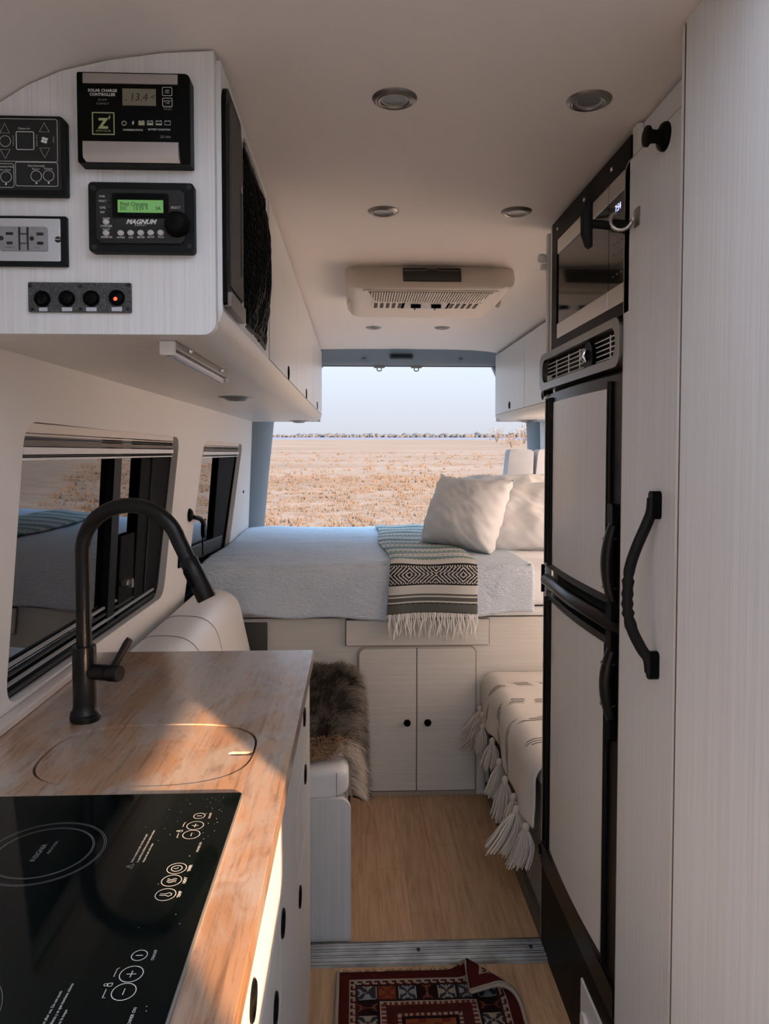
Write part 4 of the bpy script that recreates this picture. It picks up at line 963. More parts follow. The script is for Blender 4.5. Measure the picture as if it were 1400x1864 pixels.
for i in range(26000):
    s, t_ = rnd.random(), rnd.random()
    if s < .12: continue
    p_, n_ = skinp(s, t_)
    hem = t_ + .05 * noise.noise(Vector((s * 7, 1, 0))) < .17
    ck_ = noise.noise(Vector((p_.x * 16, p_.y * 9, p_.z * 14))); k2 = noise.noise(Vector((p_.x * 45, p_.y * 30, p_.z * 40 + 7)))
    ln = (.052 if not hem else .05) * (.65 + .7 * rnd.random())
    comb = Vector((.55 * max(0, s - .2) + .35 * ck_ + .25 * k2, -.35 - .25 * k2 - (.5 if hem else 0), -.25 * (s > .7)))
    dr = (n_ * (.75 + .25 * rnd.random()) + comb + Vector((rnd.uniform(-.22, .22), rnd.uniform(-.22, .22), rnd.uniform(-.1, .1)))).normalized()
    sag = Vector((0, 0, -.42)) + comb * .3
    p1 = p_ + dr * ln * .5; p2 = p_ + dr * ln + sag * ln * .55
    sd_ = dr.cross(Vector((rnd.uniform(-1, 1), rnd.uniform(-1, 1), rnd.uniform(-1, 1)))).normalized() * .0011
    tn = .75 + .5 * rnd.random()
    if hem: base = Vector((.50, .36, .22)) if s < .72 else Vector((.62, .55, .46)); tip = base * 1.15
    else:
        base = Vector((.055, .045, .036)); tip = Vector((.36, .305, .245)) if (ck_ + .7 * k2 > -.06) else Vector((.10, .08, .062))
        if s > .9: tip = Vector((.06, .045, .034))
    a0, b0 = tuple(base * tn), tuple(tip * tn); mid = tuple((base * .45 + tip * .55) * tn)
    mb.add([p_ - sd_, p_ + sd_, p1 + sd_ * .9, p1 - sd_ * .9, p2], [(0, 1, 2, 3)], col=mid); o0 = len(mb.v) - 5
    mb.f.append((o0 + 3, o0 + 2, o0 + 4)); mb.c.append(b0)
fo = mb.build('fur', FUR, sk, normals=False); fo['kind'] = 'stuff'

# ================================================================== bed platform
YB = 2.97
bb = thing('bed_platform', 'pale laminate bed platform with a drop panel and two cupboard doors', 'cabinet', (.25, 3.7, 0))
MB().box(-.645, 1.14, YB, 4.50, .0, .728).build('body', LAM_X, bb)
MB().plate(rrect(-.040, .537, .619, .722, .004, 2), 0, .014, FACE_CAM(YB)).build('drop_panel', LAM_X, bb, bevel=.005)
MB().box(-.040, .20, YB - .004, YB, .7235, .7275).build('shadow_gap', INKD, bb)
TANB = plain('drop_panel_gap', (.20, .18, .14), .7)  # shade of the panel and door gaps put in as dark tan colour
MB().line(rrect(-.0425, .5395, .6165, .7245, .005, 2), .005, .0012, FACE_CAM(YB), True).build('drop_panel_gap', TANB, bb, normals=False)
MB().box(.2426, .2464, YB - .010, YB, .022, .605).build('door_gap', TANB, bb)
mb = MB(); out = rrect(.006, .487, .018, .611, (0, 0, .03, .03), 6); inn = rrect(.012, .481, .0175, .605, (0, 0, .025, .025), 6)
mb.line([(x, z) for x, z in out], .006, .0015, FACE_CAM(YB), True); mb.build('door_frame', plain('tan_edge_banding', (.40, .35, .28), .5), bb, normals=False)
for sgn, a, b_, r, kx_ in ((0, .012, .2425, (0, 0, 0, .025), .205), (1, .2465, .481, (0, 0, .025, 0), .288)):
    d = MB().plate(rrect(a, b_, .022, .605, r, 6), 0, .014, FACE_CAM(YB)).build('door', LAM_X, bb, bevel=.003)
    MB().lathe([(0, .026), (.008, .0255), (.0135, .022), (.0145, .017), (.011, .010), (.006, .006), (.007, 0)], frame((kx_, YB - .014, .308), (1, 0, 0), (0, 0, 1), (0, -1, 0)), 22).build('knob', BLACK, d, smooth=50)
MB().box(.012, .49, YB - .012, YB, 0, .018).build('toe_strip', MATS['tan_edge_banding'], bb, bevel=.002)
MB().box(.49, .522, YB - .010, YB, 0, .30).build('corner_post', LAM_V, bb, bevel=.002)
dk = MB().plate(rrect(-.655, -.356, .45, .715, .004, 2), 0, .012, FACE_CAM(YB))
tag(dk.build('grey_panel', plain('dark_grey_panel', (.075, .08, .07), .6, grain=.4, gscale=400), bevel=.003), 'dark grey panel on the bed platform behind the bench cushion', 'panel')
mb = MB()
def mat_ring(x0, x1, y0, y1, z, r): return [(x, y, z) for x, y in rrect(x0, x1, y0, y1, r, 6)]
rings = [(.000, .735, .03), (-.012, .75, .04), (-.012, .90, .04), (.004, .925, .05), (.03, .933, .06)]
vs = []; k_ = 28
for ins, z, r in rings: vs += mat_ring(-.640 + ins * .3, 1.10 - ins * .3, YB - .002 + ins, 4.49 - ins, z, r)
k_ = len(vs) // len(rings)
fs = [(i * k_ + j, i * k_ + (j + 1) % k_, (i + 1) * k_ + (j + 1) % k_, (i + 1) * k_ + j) for i in range(len(rings) - 1) for j in range(k_)] + [tuple(range(k_)), tuple(range((len(rings) - 1) * k_, len(rings) * k_))]
tag(mb.add(vs, fs).build('mattress', MATTRESS, smooth=50), 'thick mattress in a white sheet on the bed platform', 'mattress')
mb = MB(); mb.box(.70, 1.12, YB - .022, YB - .016, .775, .781)
tag(mb.build('mattress_strap', INKD), 'thin dark strap along the mattress side by the refrigerator', 'strap')

def drape(x, d, hang, y0=4.47, r=.045, z0=.942, yf=YB - .022):
    """d: distance from the rear edge, over the front edge and down"""
    L1 = y0 - (yf + r); La = r * PI / 2
    if d < L1: return Vector((x, y0 - d, z0)), Vector((0, 0, 1))
    if d < L1 + La: a = (d - L1) / r; return Vector((x, yf + r - r * math.sin(a), z0 - r + r * math.cos(a))), Vector((0, -math.sin(a), math.cos(a)))
    return Vector((x, yf, z0 - r - (d - L1 - La))), Vector((0, -1, 0))
def spr(u, v):
    x = -.638 + 1.355 * u
    hang = .150 + .012 * math.sin(x * 5 + 1) + .006 * math.sin(x * 17) + (.008 if x > .1 else 0)
    if x < .15: hang += .010 * math.sin((x + .64) * 4)
    L = 4.47 - (YB - .022 + .045) + .045 * PI / 2 + hang
    # more rows towards the front
    d = L * (v if v < .0 else v ** .8)
    p_, n_ = drape(x, d, hang)
    wv = .010 * noise.noise(Vector((x * 2.2, p_.y * 3.5, p_.z * 3))) + .004 * noise.noise(Vector((x * 8, p_.y * 14, p_.z * 8)))
    if n_.y < -.5: wv += .012 * noise.noise(Vector((x * 3.2, 1.0, p_.z * 4))) + .01
    p_ = p_ + n_ * (wv + .004)
    if x < -.5: p_.z -= .25 * (x + .5) ** 2
    return tuple(p_)
mb = MB(); mb.grid(110, 130, spr)
tag(mb.build('bedspread', SPREAD, smooth=80, solid=.008), 'pale blue white quilted bedspread hanging over the front of the bed', 'bedspread')

# ------------------------------------------------------------------ woven blanket with fringe
BLK = attrmat('woven_blanket_yarn', rough=.95, bscale=900, bstr=.7, bd=.0015, spec=.1)
HANG = .165; LB = 4.40 - (YB - .047 + .05) + .05 * PI / 2 + HANG
OFFW = (.60, .60, .56); BK = (.022, .022, .024); CH = (.115, .12, .112); TEAL = (.11, .25, .235); LT = (.34, .44, .42)
def blcol(u, v):
    h = (1 - v) * LB               # distance up from the hem
    x = u * .36
    jag = .0022 * (1 if int(x / .0045) % 2 else -1)
    if h < .006: return BK
    if h < .046: return CH if h < .040 or (int(x / .004) % 2) else BK
    if h < .053: return OFFW
    if h < .069: return CH
    if h < .075: return OFFW
    if h < .083: return CH
    if h < .118: return OFFW
    if h < .124: return BK
    if h < .199:
        y = h - .1615; ph = ((x + .03) % .22) / .22            # nested diamonds and chevrons
        a = abs(ph - .5) * .22; m_ = (a + abs(y) * 1.1) / .0165
        if abs(abs(y) - .034) < .0022: return OFFW if int(x / .005) % 2 else BK
        return BK if (m_ % 1.0) < .60 else OFFW
    if h < .206: return BK
    if h < .245: return OFFW
    q = (h - .245) % .31
    if q < .012: return CH if int(x / .006) % 3 else OFFW
    if q < .085:
        w_ = .5 + .5 * math.sin((q - .012) / .073 * PI); return tuple(o * (1 - w_) + t_ * w_ for o, t_ in zip(LT, TEAL)) if int(x / .004 + h / .004) % 4 else LT
    if q < .125: return OFFW
    if q < .135: return BK if int(x / .011) % 2 else OFFW
    if q < .175: return OFFW
    if q < .185: return CH if int(x / .008) % 2 else LT
    if q < .235: return LT if int(x / .004 + h / .004) % 3 else TEAL
    if q < .245: return CH if int(x / .011) % 2 else OFFW
    return OFFW
def blp(u, v, off=0):
    d = LB * v
    far = max(0, 1 - d / 1.25); x = .128 + .357 * u - .018 * far + .012 * math.sin(d * 6) * (1 - u) + (u * -.045 * far)
    p_, n_ = drape(x, d, HANG, 4.40, .05, .962, YB - .047)
    wv = .006 * noise.noise(Vector((x * 6, d * 5, 0))) + .004 * math.sin(x * 24 + d * 3) * (1 if d > 1.35 else .4)
    hem = .010 * math.sin(u * PI) * (v ** 8)
    edge = -.006 * (abs(u - .5) * 2) ** 8
    p_ = p_ + n_ * (wv + edge + off + .004)
    if d > 1.5: p_.z += hem
    return p_
rv = lambda v: v / .5 * .76 if v < .5 else .76 + (v - .5) / .5 * .24
mb = MB(); mb.grid(150, 400, lambda u, v: tuple(blp(u, rv(v))), lambda u, v: blcol(u, rv(v)))
bl = thing('woven_blanket', 'fringed woven blanket with black diamond band and teal stripes across the bed', 'blanket', (.3, 3.6, .74))
mb.build('cloth', BLK, bl, smooth=80, solid=.009)
mb = MB(); YARN = plain('cream_fringe_yarn', (.82, .81, .77), .95, spec=.1)
for i in range(64):
    u = (i + .5) / 64 + rnd.uniform(-.005, .005); p0 = blp(min(1, max(0, u)), 1.0)
    gx = (int(i / 3) * 3 + 1.5) / 64 - u
    ln = .075 + rnd.random() * .03; ax = rnd.uniform(-.010, .010) + gx * .22; ay = rnd.uniform(-.012, .003)
    q = [p0 + Vector((0, -.002, .004))]
    for k_ in range(1, 7):
        f = k_ / 6; q.append(p0 + Vector((ax * f + .004 * math.sin(f * 7 + i), ay * f - .003, -ln * f)))
    mb.tube(q, [.0026, .0030, .0024, .0027, .0024, .0025, .0016], 5)
o = mb.build('fringe', YARN, bl, smooth=70); o['kind'] = 'stuff'

# ------------------------------------------------------------------ pillows
def pillow(name, label, c0, a, b_, th, R, crease=.02, seed=0, mat=PILLOW, pinch=.10):
    mb = MB(); N = 44
    def f(u, v, sgn):
        U, V = u * 2 - 1, v * 2 - 1
        pu = 1 - pinch * (1 - V * V) * 0 - pinch * (1 - abs(V) ** 2.0) * 1.0; pv = 1 - pinch * (1 - abs(U) ** 2.0)
        x = a / 2 * U * pu; y = b_ / 2 * V * pv
        prof_ = max(0, (1 - abs(U) ** 2.6)) ** .55 * max(0, (1 - abs(V) ** 2.6)) ** .55
        w = noise.noise(Vector((U * 1.7 + seed, V * 1.7, sgn))) * .25 + 1
        cr_ = crease * (noise.noise(Vector((U * 3 + seed * 3, V * 3, sgn * 3))) + .6 * noise.noise(Vector(((U + V) * 7 + seed, (U - V) * 2.2, sgn))))
        edge = min(1, (1 - max(abs(U), abs(V))) * 6)
        ruf = .010 * (1 - edge) * math.sin((U + V) * 19 + seed)
        z = sgn * (th / 2 * prof_ * w + cr_ * edge) + ruf
        return tuple(R @ Vector((x, y, z)) + Vector(c0))
    mb.grid(N, N, lambda u, v: f(u, v, 1)); n0 = len(mb.v)
    mb.grid(N, N, lambda u, v: f(1 - u, v, -1))
    o = mb.build(name, mat, smooth=80)
    bm = bmesh.new(); bm.from_mesh(o.data); bmesh.ops.remove_doubles(bm, verts=bm.verts[:], dist=.0006); bmesh.ops.recalc_face_normals(bm, faces=bm.faces[:]); bm.to_mesh(o.data); bm.free()
    o.data.polygons.foreach_set('use_smooth', [True] * len(o.data.polygons))
    return tag(o, label, 'pillow', 'white pillows on the bed')
def basis(nrm, roll):
    n = Vector(nrm).normalized(); u = Vector((0, 0, 1)).cross(n)
    u = u.normalized() if u.length > .01 else Vector((1, 0, 0)); v = n.cross(u)
    c_, s_ = math.cos(roll), math.sin(roll)
    return Matrix((u * c_ + v * s_, v * c_ - u * s_, n)).transposed()
P1 = pillow('pillow', 'plump white pillow leaning in front of the others on the woven blanket', (.515, 3.47, 1.110), .42, .37, .25, basis((-.62, -.66, .42), -.05), .010, 1)
P2 = pillow('pillow', 'creased white pillow nearest the refrigerator', (.815, 3.535, 1.087), .50, .38, .19, basis((-.25, -.82, .52), .12), .014, 4)
P3 = pillow('pillow', 'flat white pillow behind the leaning pillow', (.74, 3.80, 1.150), .58, .42, .18, basis((-.30, -.45, .84), .1), .014, 9)
m_ = plain('pale_blue_upholstery', (.60, .64, .68), .7, grain=.15, gscale=400)
for (x0, x1, lb) in ((.800, .945, 'pale upright bed headrest cushion nearest the field view'), (.955, 1.09, 'pale upright bed headrest cushion partly behind the refrigerator')):
    mb = MB(); out = rpoly([(x0 - .02, .95), (x1 - .005, .95), (x1 + .01 if x0 < .9 else x1, 1.40), (x1 - .01, 1.412), (x0 + .025, 1.412)], .02, 5)
    mb.plate(out, 3.95, 4.07, ALONG_Y)
    tag(mb.build('headrest_cushion', m_, bevel=.018, bseg=4), lb, 'cushion', 'headrest cushions')

# ================================================================== right bench and throw
rb = thing('bench', 'low carpeted bench base under the tasselled throw', 'bench', (.82, 2.5, 0))
MB().box(.545, 1.12, 2.085, 2.962, 0, .42).build('base', CARPET, rb)
MB().plate([(2.40, .052), (2.955, .052), (2.955, .40), (2.40, .40)], 0, .006, FACE_R(.545)).build('dark_panel', plain('black_vent_panel', (.012, .014, .014), .6), rb)
cushion(.535, 1.12, 2.09, 2.958, .42, .488, (.02, .01, .01, .03)).build('seat_cushion', VINYL, rb, smooth=60)
m, t, b = nodes('cream_knitted_throw'); THROW = m
uvn = t.nodes.new('ShaderNodeAttribute'); uvn.attribute_name = 'tint'
sp_ = t.nodes.new('ShaderNodeSeparateColor'); t.links.new(uvn.outputs['Color'], sp_.inputs[0])
def math_(op, a, b_=None):
    n = t.nodes.new('ShaderNodeMath'); n.operation = op
    for i, v in enumerate((a, b_)):
        if v is None: continue
        if isinstance(v, (int, float)): n.inputs[i].default_value = v
        else: t.links.new(v, n.inputs[i])
    return n.outputs[0]
knit = math_('MULTIPLY', math_('ADD', math_('SINE', math_('MULTIPLY', sp_.outputs[0], 560.)), 1.0), .5)
stitch = math_('MULTIPLY', math_('ADD', math_('SINE', math_('MULTIPLY', sp_.outputs[1], 700.)), 1.0), .5)
hh = math_('ADD', knit, math_('MULTIPLY', math_('MULTIPLY', stitch, knit), .6))
c = ramp(t, knit, [(.0, (.50, .47, .42)), (.45, (.72, .69, .64))])
hole = math_('MULTIPLY', sp_.outputs[2], math_('GREATER_THAN', stitch, .35))
t.links.new(mixc(t, c, (.17, .16, .14), hole), b.inputs['Base Color']); b.inputs['Roughness'].default_value = .95; b.inputs['Specular IOR Level'].default_value = .1
bump(t, b, hh, .8, .004)
HEM = {}
def thp(s, y, w=0):
    """s metres from the wall side across the seat, over the aisle edge and down"""
    fr_ = (2.95 - y) / .85; r = .055
    hang = hangof(y); L1 = .30; La = r * PI / 2
    zt_ = .505; xe = .545
    if s < L1: q, n = Vector((xe + r - .035 + L1 - s, y, zt_)), Vector((0, 0, 1))
    elif s < L1 + La: a = (s - L1) / r; q, n = Vector((xe - .035 + r - r * math.sin(a), y, zt_ - r + r * math.cos(a))), Vector((-math.sin(a), 0, math.cos(a)))
    else: d = s - L1 - La; q, n = Vector((xe - .035 - .03 * d * (1 if y > 2.7 else .3), y, zt_ - r - d)), Vector((-1, 0, 0))
    q = q + n * (.006 * noise.noise(Vector((s * 7, y * 6, 0))) + .006 + .010 * math.sin(y * 21) * max(0, (s - .36) / .2))
    return q
TY0, TY1 = 2.074, 2.945
def hangof(y): return .105 + .03 * (2.95 - y) / .85 + .015 * math.sin(y * 9)
def ths(u, v):
    y = TY0 + (TY1 - TY0) * v; L = .30 + .055 * PI / 2 + hangof(y); return thp(u * L, y)
def thc(u, v):
    y = TY0 + (TY1 - TY0) * v; s = u * (.30 + .055 * PI / 2 + hangof(y)); bandpos = (y - 2.1) % .185
    return (y, s, 1.0 if (.10 < bandpos < .150 and int(bandpos / .0085) % 2) else 0.0)
mb = MB(); mb.grid(60, 260, lambda u, v: tuple(ths(u, v)), thc)
tw = thing('knitted_throw', 'cream knitted throw with chunky tassels over the right bench', 'throw', (.6, 2.5, .3))
mb.build('cloth', THROW, tw, smooth=80, solid=.006)
TAS = attrmat('cream_tassel_yarn', rough=.95, spec=.1)
def tassel(p0, ln, rad, lean, seed):
    r_ = random.Random(seed); mb = MB()
    z0 = p0.z; kn = .012
    for i in range(90):
        a = r_.random() * 6.28; rr_ = math.sqrt(r_.random()); q = []
        tn = r_.uniform(.8, 1.15); col = (.62 * tn, .56 * tn, .48 * tn); l_ = ln * r_.uniform(.85, 1.06)
        for k_ in range(6):
            f = k_ / 5; w = rad * (.22 + .5 * min(1, f * 2.4) + .28 * f) * rr_ if f > .12 else rad * .2 * rr_
            q.append(p0 + Vector((math.cos(a) * w + lean.x * f * f, math.sin(a) * w + lean.y * f * f, -.016 - l_ * f)))
        n0 = len(mb.f); mb.tube(q, .0019, 4)
        for j in range(n0, len(mb.f)): mb.c[j] = col
    n0 = len(mb.f)
    mb.lathe([(0, .004), (.008, 0), (.0115, -.009), (.0105, -.019), (.007, -.023), (.0075, -.026), (0, -.03)], Matrix.Translation(p0 + Vector((0, 0, .004))), 12)
    for j in range(n0, len(mb.f)): mb.c[j] = (.60, .54, .46)
    return mb.build('tassel', TAS, tw, smooth=70)
for i, (y, ln, rd, lx, ly, dz) in enumerate(((2.925, .075, .036, -.045, -.01, .045), (2.87, .075, .040, -.020, -.03, .035), (2.92, .09, .050, -.055, .0, -.005), (2.80, .085, .024, -.010, -.01, .01), (2.665, .085, .034, -.015, -.01, -.005), (2.50, .095, .032, -.025, -.02, .0), (2.40, .095, .034, -.025, -.05, .0), (2.30, .10, .032, -.025, -.05, .0), (2.20, .10, .052, -.055, -.03, .01), (2.10, .10, .036, -.025, -.005, .0))):
    L = .30 + .055 * PI / 2 + hangof(y); p_ = thp(L - dz, y) + Vector((-.008, 0, 0))
    tassel(p_, ln, rd, Vector((lx, ly, 0)), i)

# ================================================================== right: refrigerator, microwave, tall cabinets
XF = .52; MR = FACE_R(XF)
def ontoR(outl, w0, w1, name, mat, par, **kw): return MB().plate(outl, w0, w1, MR).build(name, mat, par, **kw)
en = thing('fridge_enclosure', 'pale laminate enclosure around the refrigerator and microwave', 'cabinet', (.82, 1.75, 0))
mb = MB(); mb.box(.556, .80, 2.056, 2.068, 0, 1.994); mb.build('side_panel', LAM_V, en)
MB().box(.528, .548, 2.044, 2.064, 0, 2.0).build('edge_strip', LAM_V, en, bevel=.004)
MB().box(.59, .80, 1.44, 2.05, 0, 1.99).build('carcass', LAM_V, en)
MB().plate([(1.435, .0), (1.66, .0), (1.66, .178), (1.435, .178)], -.012, 0, MR).build('lower_panel', LAM_V, en, bevel=.003)
MB().plate(rrect(1.60, 1.635, .03, .12, .012), 0, .008, MR).build('lower_pull', WHITE, en, bevel=.003)

XQ = .552
fr_ = thing('refrigerator', 'narrow refrigerator with pale door panels in black frames and a freezer on top', 'refrigerator', (.80, 1.74, .18))
MB().box(XQ + .012, .585, 1.445, 2.045, .02, 1.56).build('body', BLACK, fr_)
FB = plain('bronze_black_frame', (.006, .0055, .005), .28, spec=.16)
FP = laminate('pale_fridge_panel', (700, 700, 4), (.76, .745, .715), (.67, .645, .61), .30)
def fdoor(name, z0, z1, pz0, pz1):
    n_ = 12; ya, yb = 1.452, 2.040
    arc = [(yb + (ya - yb) * i / n_, .022 + .012 * math.sin(PI * i / n_)) for i in range(n_ + 1)]
    out = [(yb, -.012)] + arc + [(ya, -.012)]
    Mz = frame((XQ, 0, 0), (0, 1, 0), (-1, 0, 0), (0, 0, 1))
    d = MB().plate(out, z0, z1, Mz).build(name, FB, fr_, smooth=25, bevel=.006)
    pa, pb = 1.530, 1.952
    arc2 = [(pb + (pa - pb) * i / n_, .022 + .012 * math.sin(PI * ((yb - (pb + (pa - pb) * i / n_)) / (yb - ya))) + .0018) for i in range(n_ + 1)]
    MB().plate([(pb, .015)] + arc2 + [(pa, .015)], pz0, pz1, Mz).build('door_panel', FP, d, smooth=25)
    for y, nm in ((2.020, 'frame_bead'), (1.975, 'frame_bead'), (1.515, 'frame_bead')):
        w = .022 + .012 * math.sin(PI * ((yb - y) / (yb - ya)))
        MB().tube([(XQ - w - .002, y, z0 + .012), (XQ - w - .002, y, z1 - .012)], .0075, 8).build(nm, FB, d, smooth=60)
    return d
dz = fdoor('freezer_door', 1.082, 1.556, 1.100, 1.530)
df = fdoor('fridge_door', .300, 1.012, .322, .996)
MB().tube([(XQ - .012, 2.046, 1.046), (XQ - .026, 2.020, 1.046), (XQ - .036, 1.75, 1.046), (XQ - .026, 1.47, 1.046), (XQ - .012, 1.445, 1.046)], [.012, .016, .017, .016, .012], 14).build('middle_rail', FB, fr_, smooth=60)
hb = MB()
for i in range(7): hb.tube([(XQ - .01, 2.050, 1.012 + i * .011), (XQ - .032, 2.054, 1.012 + i * .011)], .0062, 8)
hb.build('middle_hinge', BLACK, fr_, smooth=50)
MB().tube([(XQ - .005, 2.052, 1.562), (XQ - .030, 2.056, 1.566)], .012, 10).build('top_hinge', BLACK, fr_, smooth=50)
MB().plate(rrect(1.452, 2.045, .236, .300, .008), -.02, .030, FACE_R(XQ)).build('bottom_rail', FB, fr_, bevel=.010, bseg=3)
MB().tube([(XQ - .01, 2.046, .27), (XQ - .032, 2.052, .268)], .014, 10).build('bottom_hinge', BLACK, fr_, smooth=50)
MB().plate([(1.66, .0), (2.040, .0), (2.040, .236), (1.45, .236), (1.45, .18), (1.66, .18)], -.03, -.004, MR).build('kick_plate', BLACK, fr_)
def handle(z0, z1, par):
    y = 1.482; xo = XQ - .026; q = []; rs = []
    for i in range(17):
        f = i / 16; q.append((xo - .020 * math.sin(PI * f) ** .7 + .006, y + .004 * math.sin(PI * f), z0 + (z1 - z0) * f)); rs.append(.0095 + .0045 * math.sin(PI * f))
    h = MB().tube(q, rs, 14, flat=1.25).build('handle', BLACKM, par, smooth=60)
    for z in (z0 + .045, z1 - .045): 
        f = (z - z0) / (z1 - z0); rr_ = .0100 + .0045 * math.sin(PI * f)
        c0 = (xo - .020 * math.sin(PI * f) ** .7 + .006, y + .004 * math.sin(PI * f)); MB().tube([(c0[0], c0[1], z - .0015), (c0[0], c0[1], z + .0015)], rr_, 16, flat=1.25).build('handle_joint', NICKEL, h, smooth=40)
    for z in (z0 - .004, z1 + .004): MB().plate(rrect(y - .016, y + .016, z - .022, z + .022, .006), .020, .038, FACE_R(XQ)).build('handle_foot', BLACK, h, bevel=.004)
handle(1.078, 1.268, dz); handle(.836, 1.012, df)
# vent with grille and knob
VP = plain('dark_pewter_vent', (.17, .16, .145), .27, metal=.85)
XV = .535; MV = FACE_R(XV)
vt = thing('fridge_vent', 'dark pewter vent panel with wire grille and oval knob above the refrigerator', 'vent', (.5, 1.74, 1.56))
MB().plate(rrect(1.424, 2.05, 1.566, 1.664, .028, 6), -.012, .026, MV, holes=[rrect(1.450, 2.020, 1.586, 1.646, .026, 6)]).build('bezel', VP, vt, bevel=.0095, bseg=4)
MB().plate(rrect(1.44, 2.03, 1.575, 1.655, .02), -.012, -.008, MV).build('back', INKD, vt)
for i in range(5): z = 1.594 + i * .0105; MB().tube([(XV - .010, 1.455, z), (XV - .010, 2.015, z)], .0015, 6).build('grille_wire', WHITE, vt)
for y in (1.52, 1.73, 1.82, 1.93): MB().tube([(XV - .010, y, 1.589), (XV - .010, y, 1.640)], .0015, 6).build('grille_upright', WHITE, vt)
MB().plate(rpoly([(1.605, 1.588), (1.675, 1.588), (1.672, 1.625), (1.655, 1.643), (1.625, 1.643), (1.608, 1.625)], .018, 5), -.006, .020, MV).build('knob_mount', BLACK, vt, bevel=.005)
MB().tube([(XV - .024, 1.64, 1.600), (XV - .030, 1.64, 1.612), (XV - .024, 1.64, 1.626)], [.006, .009, .006], 12).build('knob', CHROME, vt, smooth=60)
MB().box(XV - .016, XV - .004, 1.995, 2.007, 1.590, 1.606).build('slide_tab', WHITE, vt, bevel=.003)

mw = thing('microwave', 'built in microwave with dark glass and steel bands in a black frame', 'microwave', (.6, 1.68, 1.655))
MWY0, MWY1 = 1.395, 1.955
MB().plate([(MWY0, 1.664), (MWY1, 1.664), (MWY1, 1.994), (MWY0, 1.994)], -.03, .004, MR, holes=[[(1.426, 1.690), (1.905, 1.690), (1.905, 1.942), (1.426, 1.942)]]).build('frame', BLACK, mw, bevel=.002)
MB().plate([(1.426, 1.690), (1.905, 1.690), (1.905, 1.942), (1.426, 1.942)], -.03, -.006, MR).build('backing', INKD, mw)
MB().plate([(1.522, 1.905), (1.905, 1.905), (1.905, 1.942), (1.522, 1.942)], -.006, .003, MR).build('steel_band', STEEL, mw, bevel=.0015)
MB().plate([(1.428, 1.905), (1.518, 1.905), (1.518, 1.942), (1.428, 1.942)], -.006, .003, MR).build('steel_band', STEEL, mw, bevel=.0015)
MB().plate([(1.522, 1.690), (1.905, 1.690), (1.905, 1.728), (1.522, 1.728)], -.006, .003, MR).build('steel_band', STEEL, mw, bevel=.0015)
MB().plate([(1.428, 1.690), (1.518, 1.690), (1.518, 1.728), (1.428, 1.728)], -.006, .003, MR).build('steel_band', STEEL, mw, bevel=.0015)
MWG = plain('smoked_microwave_glass', (.006, .008, .007), .06, spec=.4)
MB().plate([(1.522, 1.729), (1.905, 1.729), (1.905, 1.904), (1.522, 1.904)], -.006, .001, MR).build('door_glass', MWG, mw)
cpn = MB().plate([(1.428, 1.729), (1.519, 1.729), (1.519, 1.904), (1.428, 1.904)], -.006, .001, MR).build('control_panel', MWG, mw)
MT = frame((XF - .0016, 0, 0), (0, -1, 0), (0, 0, 1), (-1, 0, 0))
MB().text('7:54', .019, -1.468, 1.882, 0, MT).build('clock_digits', BLUELED, cpn, normals=False)
mb = MB()
for r in range(5):
    for c_ in range(3): mb.line([(-1.492 + c_ * .022 - .004, 1.752 + r * .021), (-1.492 + c_ * .022 + .004, 1.752 + r * .021)], .002, 0, MT)
o = mb.build('key_marks', INKG, cpn, normals=False); o['kind'] = 'stuff'
for y in (1.50, 1.68, 1.90):
    MB().lathe([(0, .0022), (.004, .0018), (.005, 0)], frame((XF - .004, y, 1.968), (0, 1, 0), (0, 0, 1), (-1, 0, 0)), 12).build('screw', CHROME, mw, smooth=40)
mb = MB(); mb.box(XF - .003, XF + .012, 1.956, 1.972, 1.66, 1.998)
tag(mb.build('edge_strip', LAM_V, bevel=.003), 'thin pale edge strip along the far side of the microwave frame', 'strip')
wf = thing('wall_fitting', 'small white round fitting poking out behind the microwave frame', 'fitting', (.52, 2.01, 1.91))
MB().lathe([(0, .022), (.009, .021), (.013, .016), (.013, .004), (.010, 0)], frame((XF + .006, 2.058, 1.934), (0, 1, 0), (0, 0, 1), (-1, 0, 0)), 18).build('cap', WHITE, wf, smooth=40)
MB().lathe([(0, .014), (.009, .013), (.010, 0)], frame((XF + .006, 2.058, 1.910), (0, 1, 0), (0, 0, 1), (-1, 0, 0)), 16).build('foot', WHITE, wf, smooth=40)

# pantry with door
pc = thing('pantry_cabinet', 'tall pale pantry cabinet with a black grab handle beside the refrigerator', 'cabinet', (.82, 1.28, 0))
MB().box(XF + .016, .80, 1.092, 1.432, 0, 1.994).build('body', LAM_V, pc)
MB().plate([(1.092, 1.952), (1.372, 1.952), (1.372, 2.006), (1.092, 2.006)], -.018, -.011, MR).build('top_filler', LAM_V, pc, bevel=.002)
MB().plate([(1.372, 1.93), (1.398, 1.93), (1.398, 2.006), (1.372, 2.006)], -.012, 0, MR).build('corner_filler', LAM_V, pc, bevel=.002)
pd = MB().plate(rrect(1.120, 1.424, .02, 1.948, (.004, .004, .022, .004), 6), -.014, .004, MR).build('door', LAM_V, pc, bevel=.005, bseg=3)
MB().line(rrect(1.1205, 1.4225, .0215, 1.9465, (.004, .004, .021, .004), 6), .0028, .0042, MR, True).build('edge_banding', plain('tan_door_edge', (.50, .40, .29), .5), pd, normals=False)
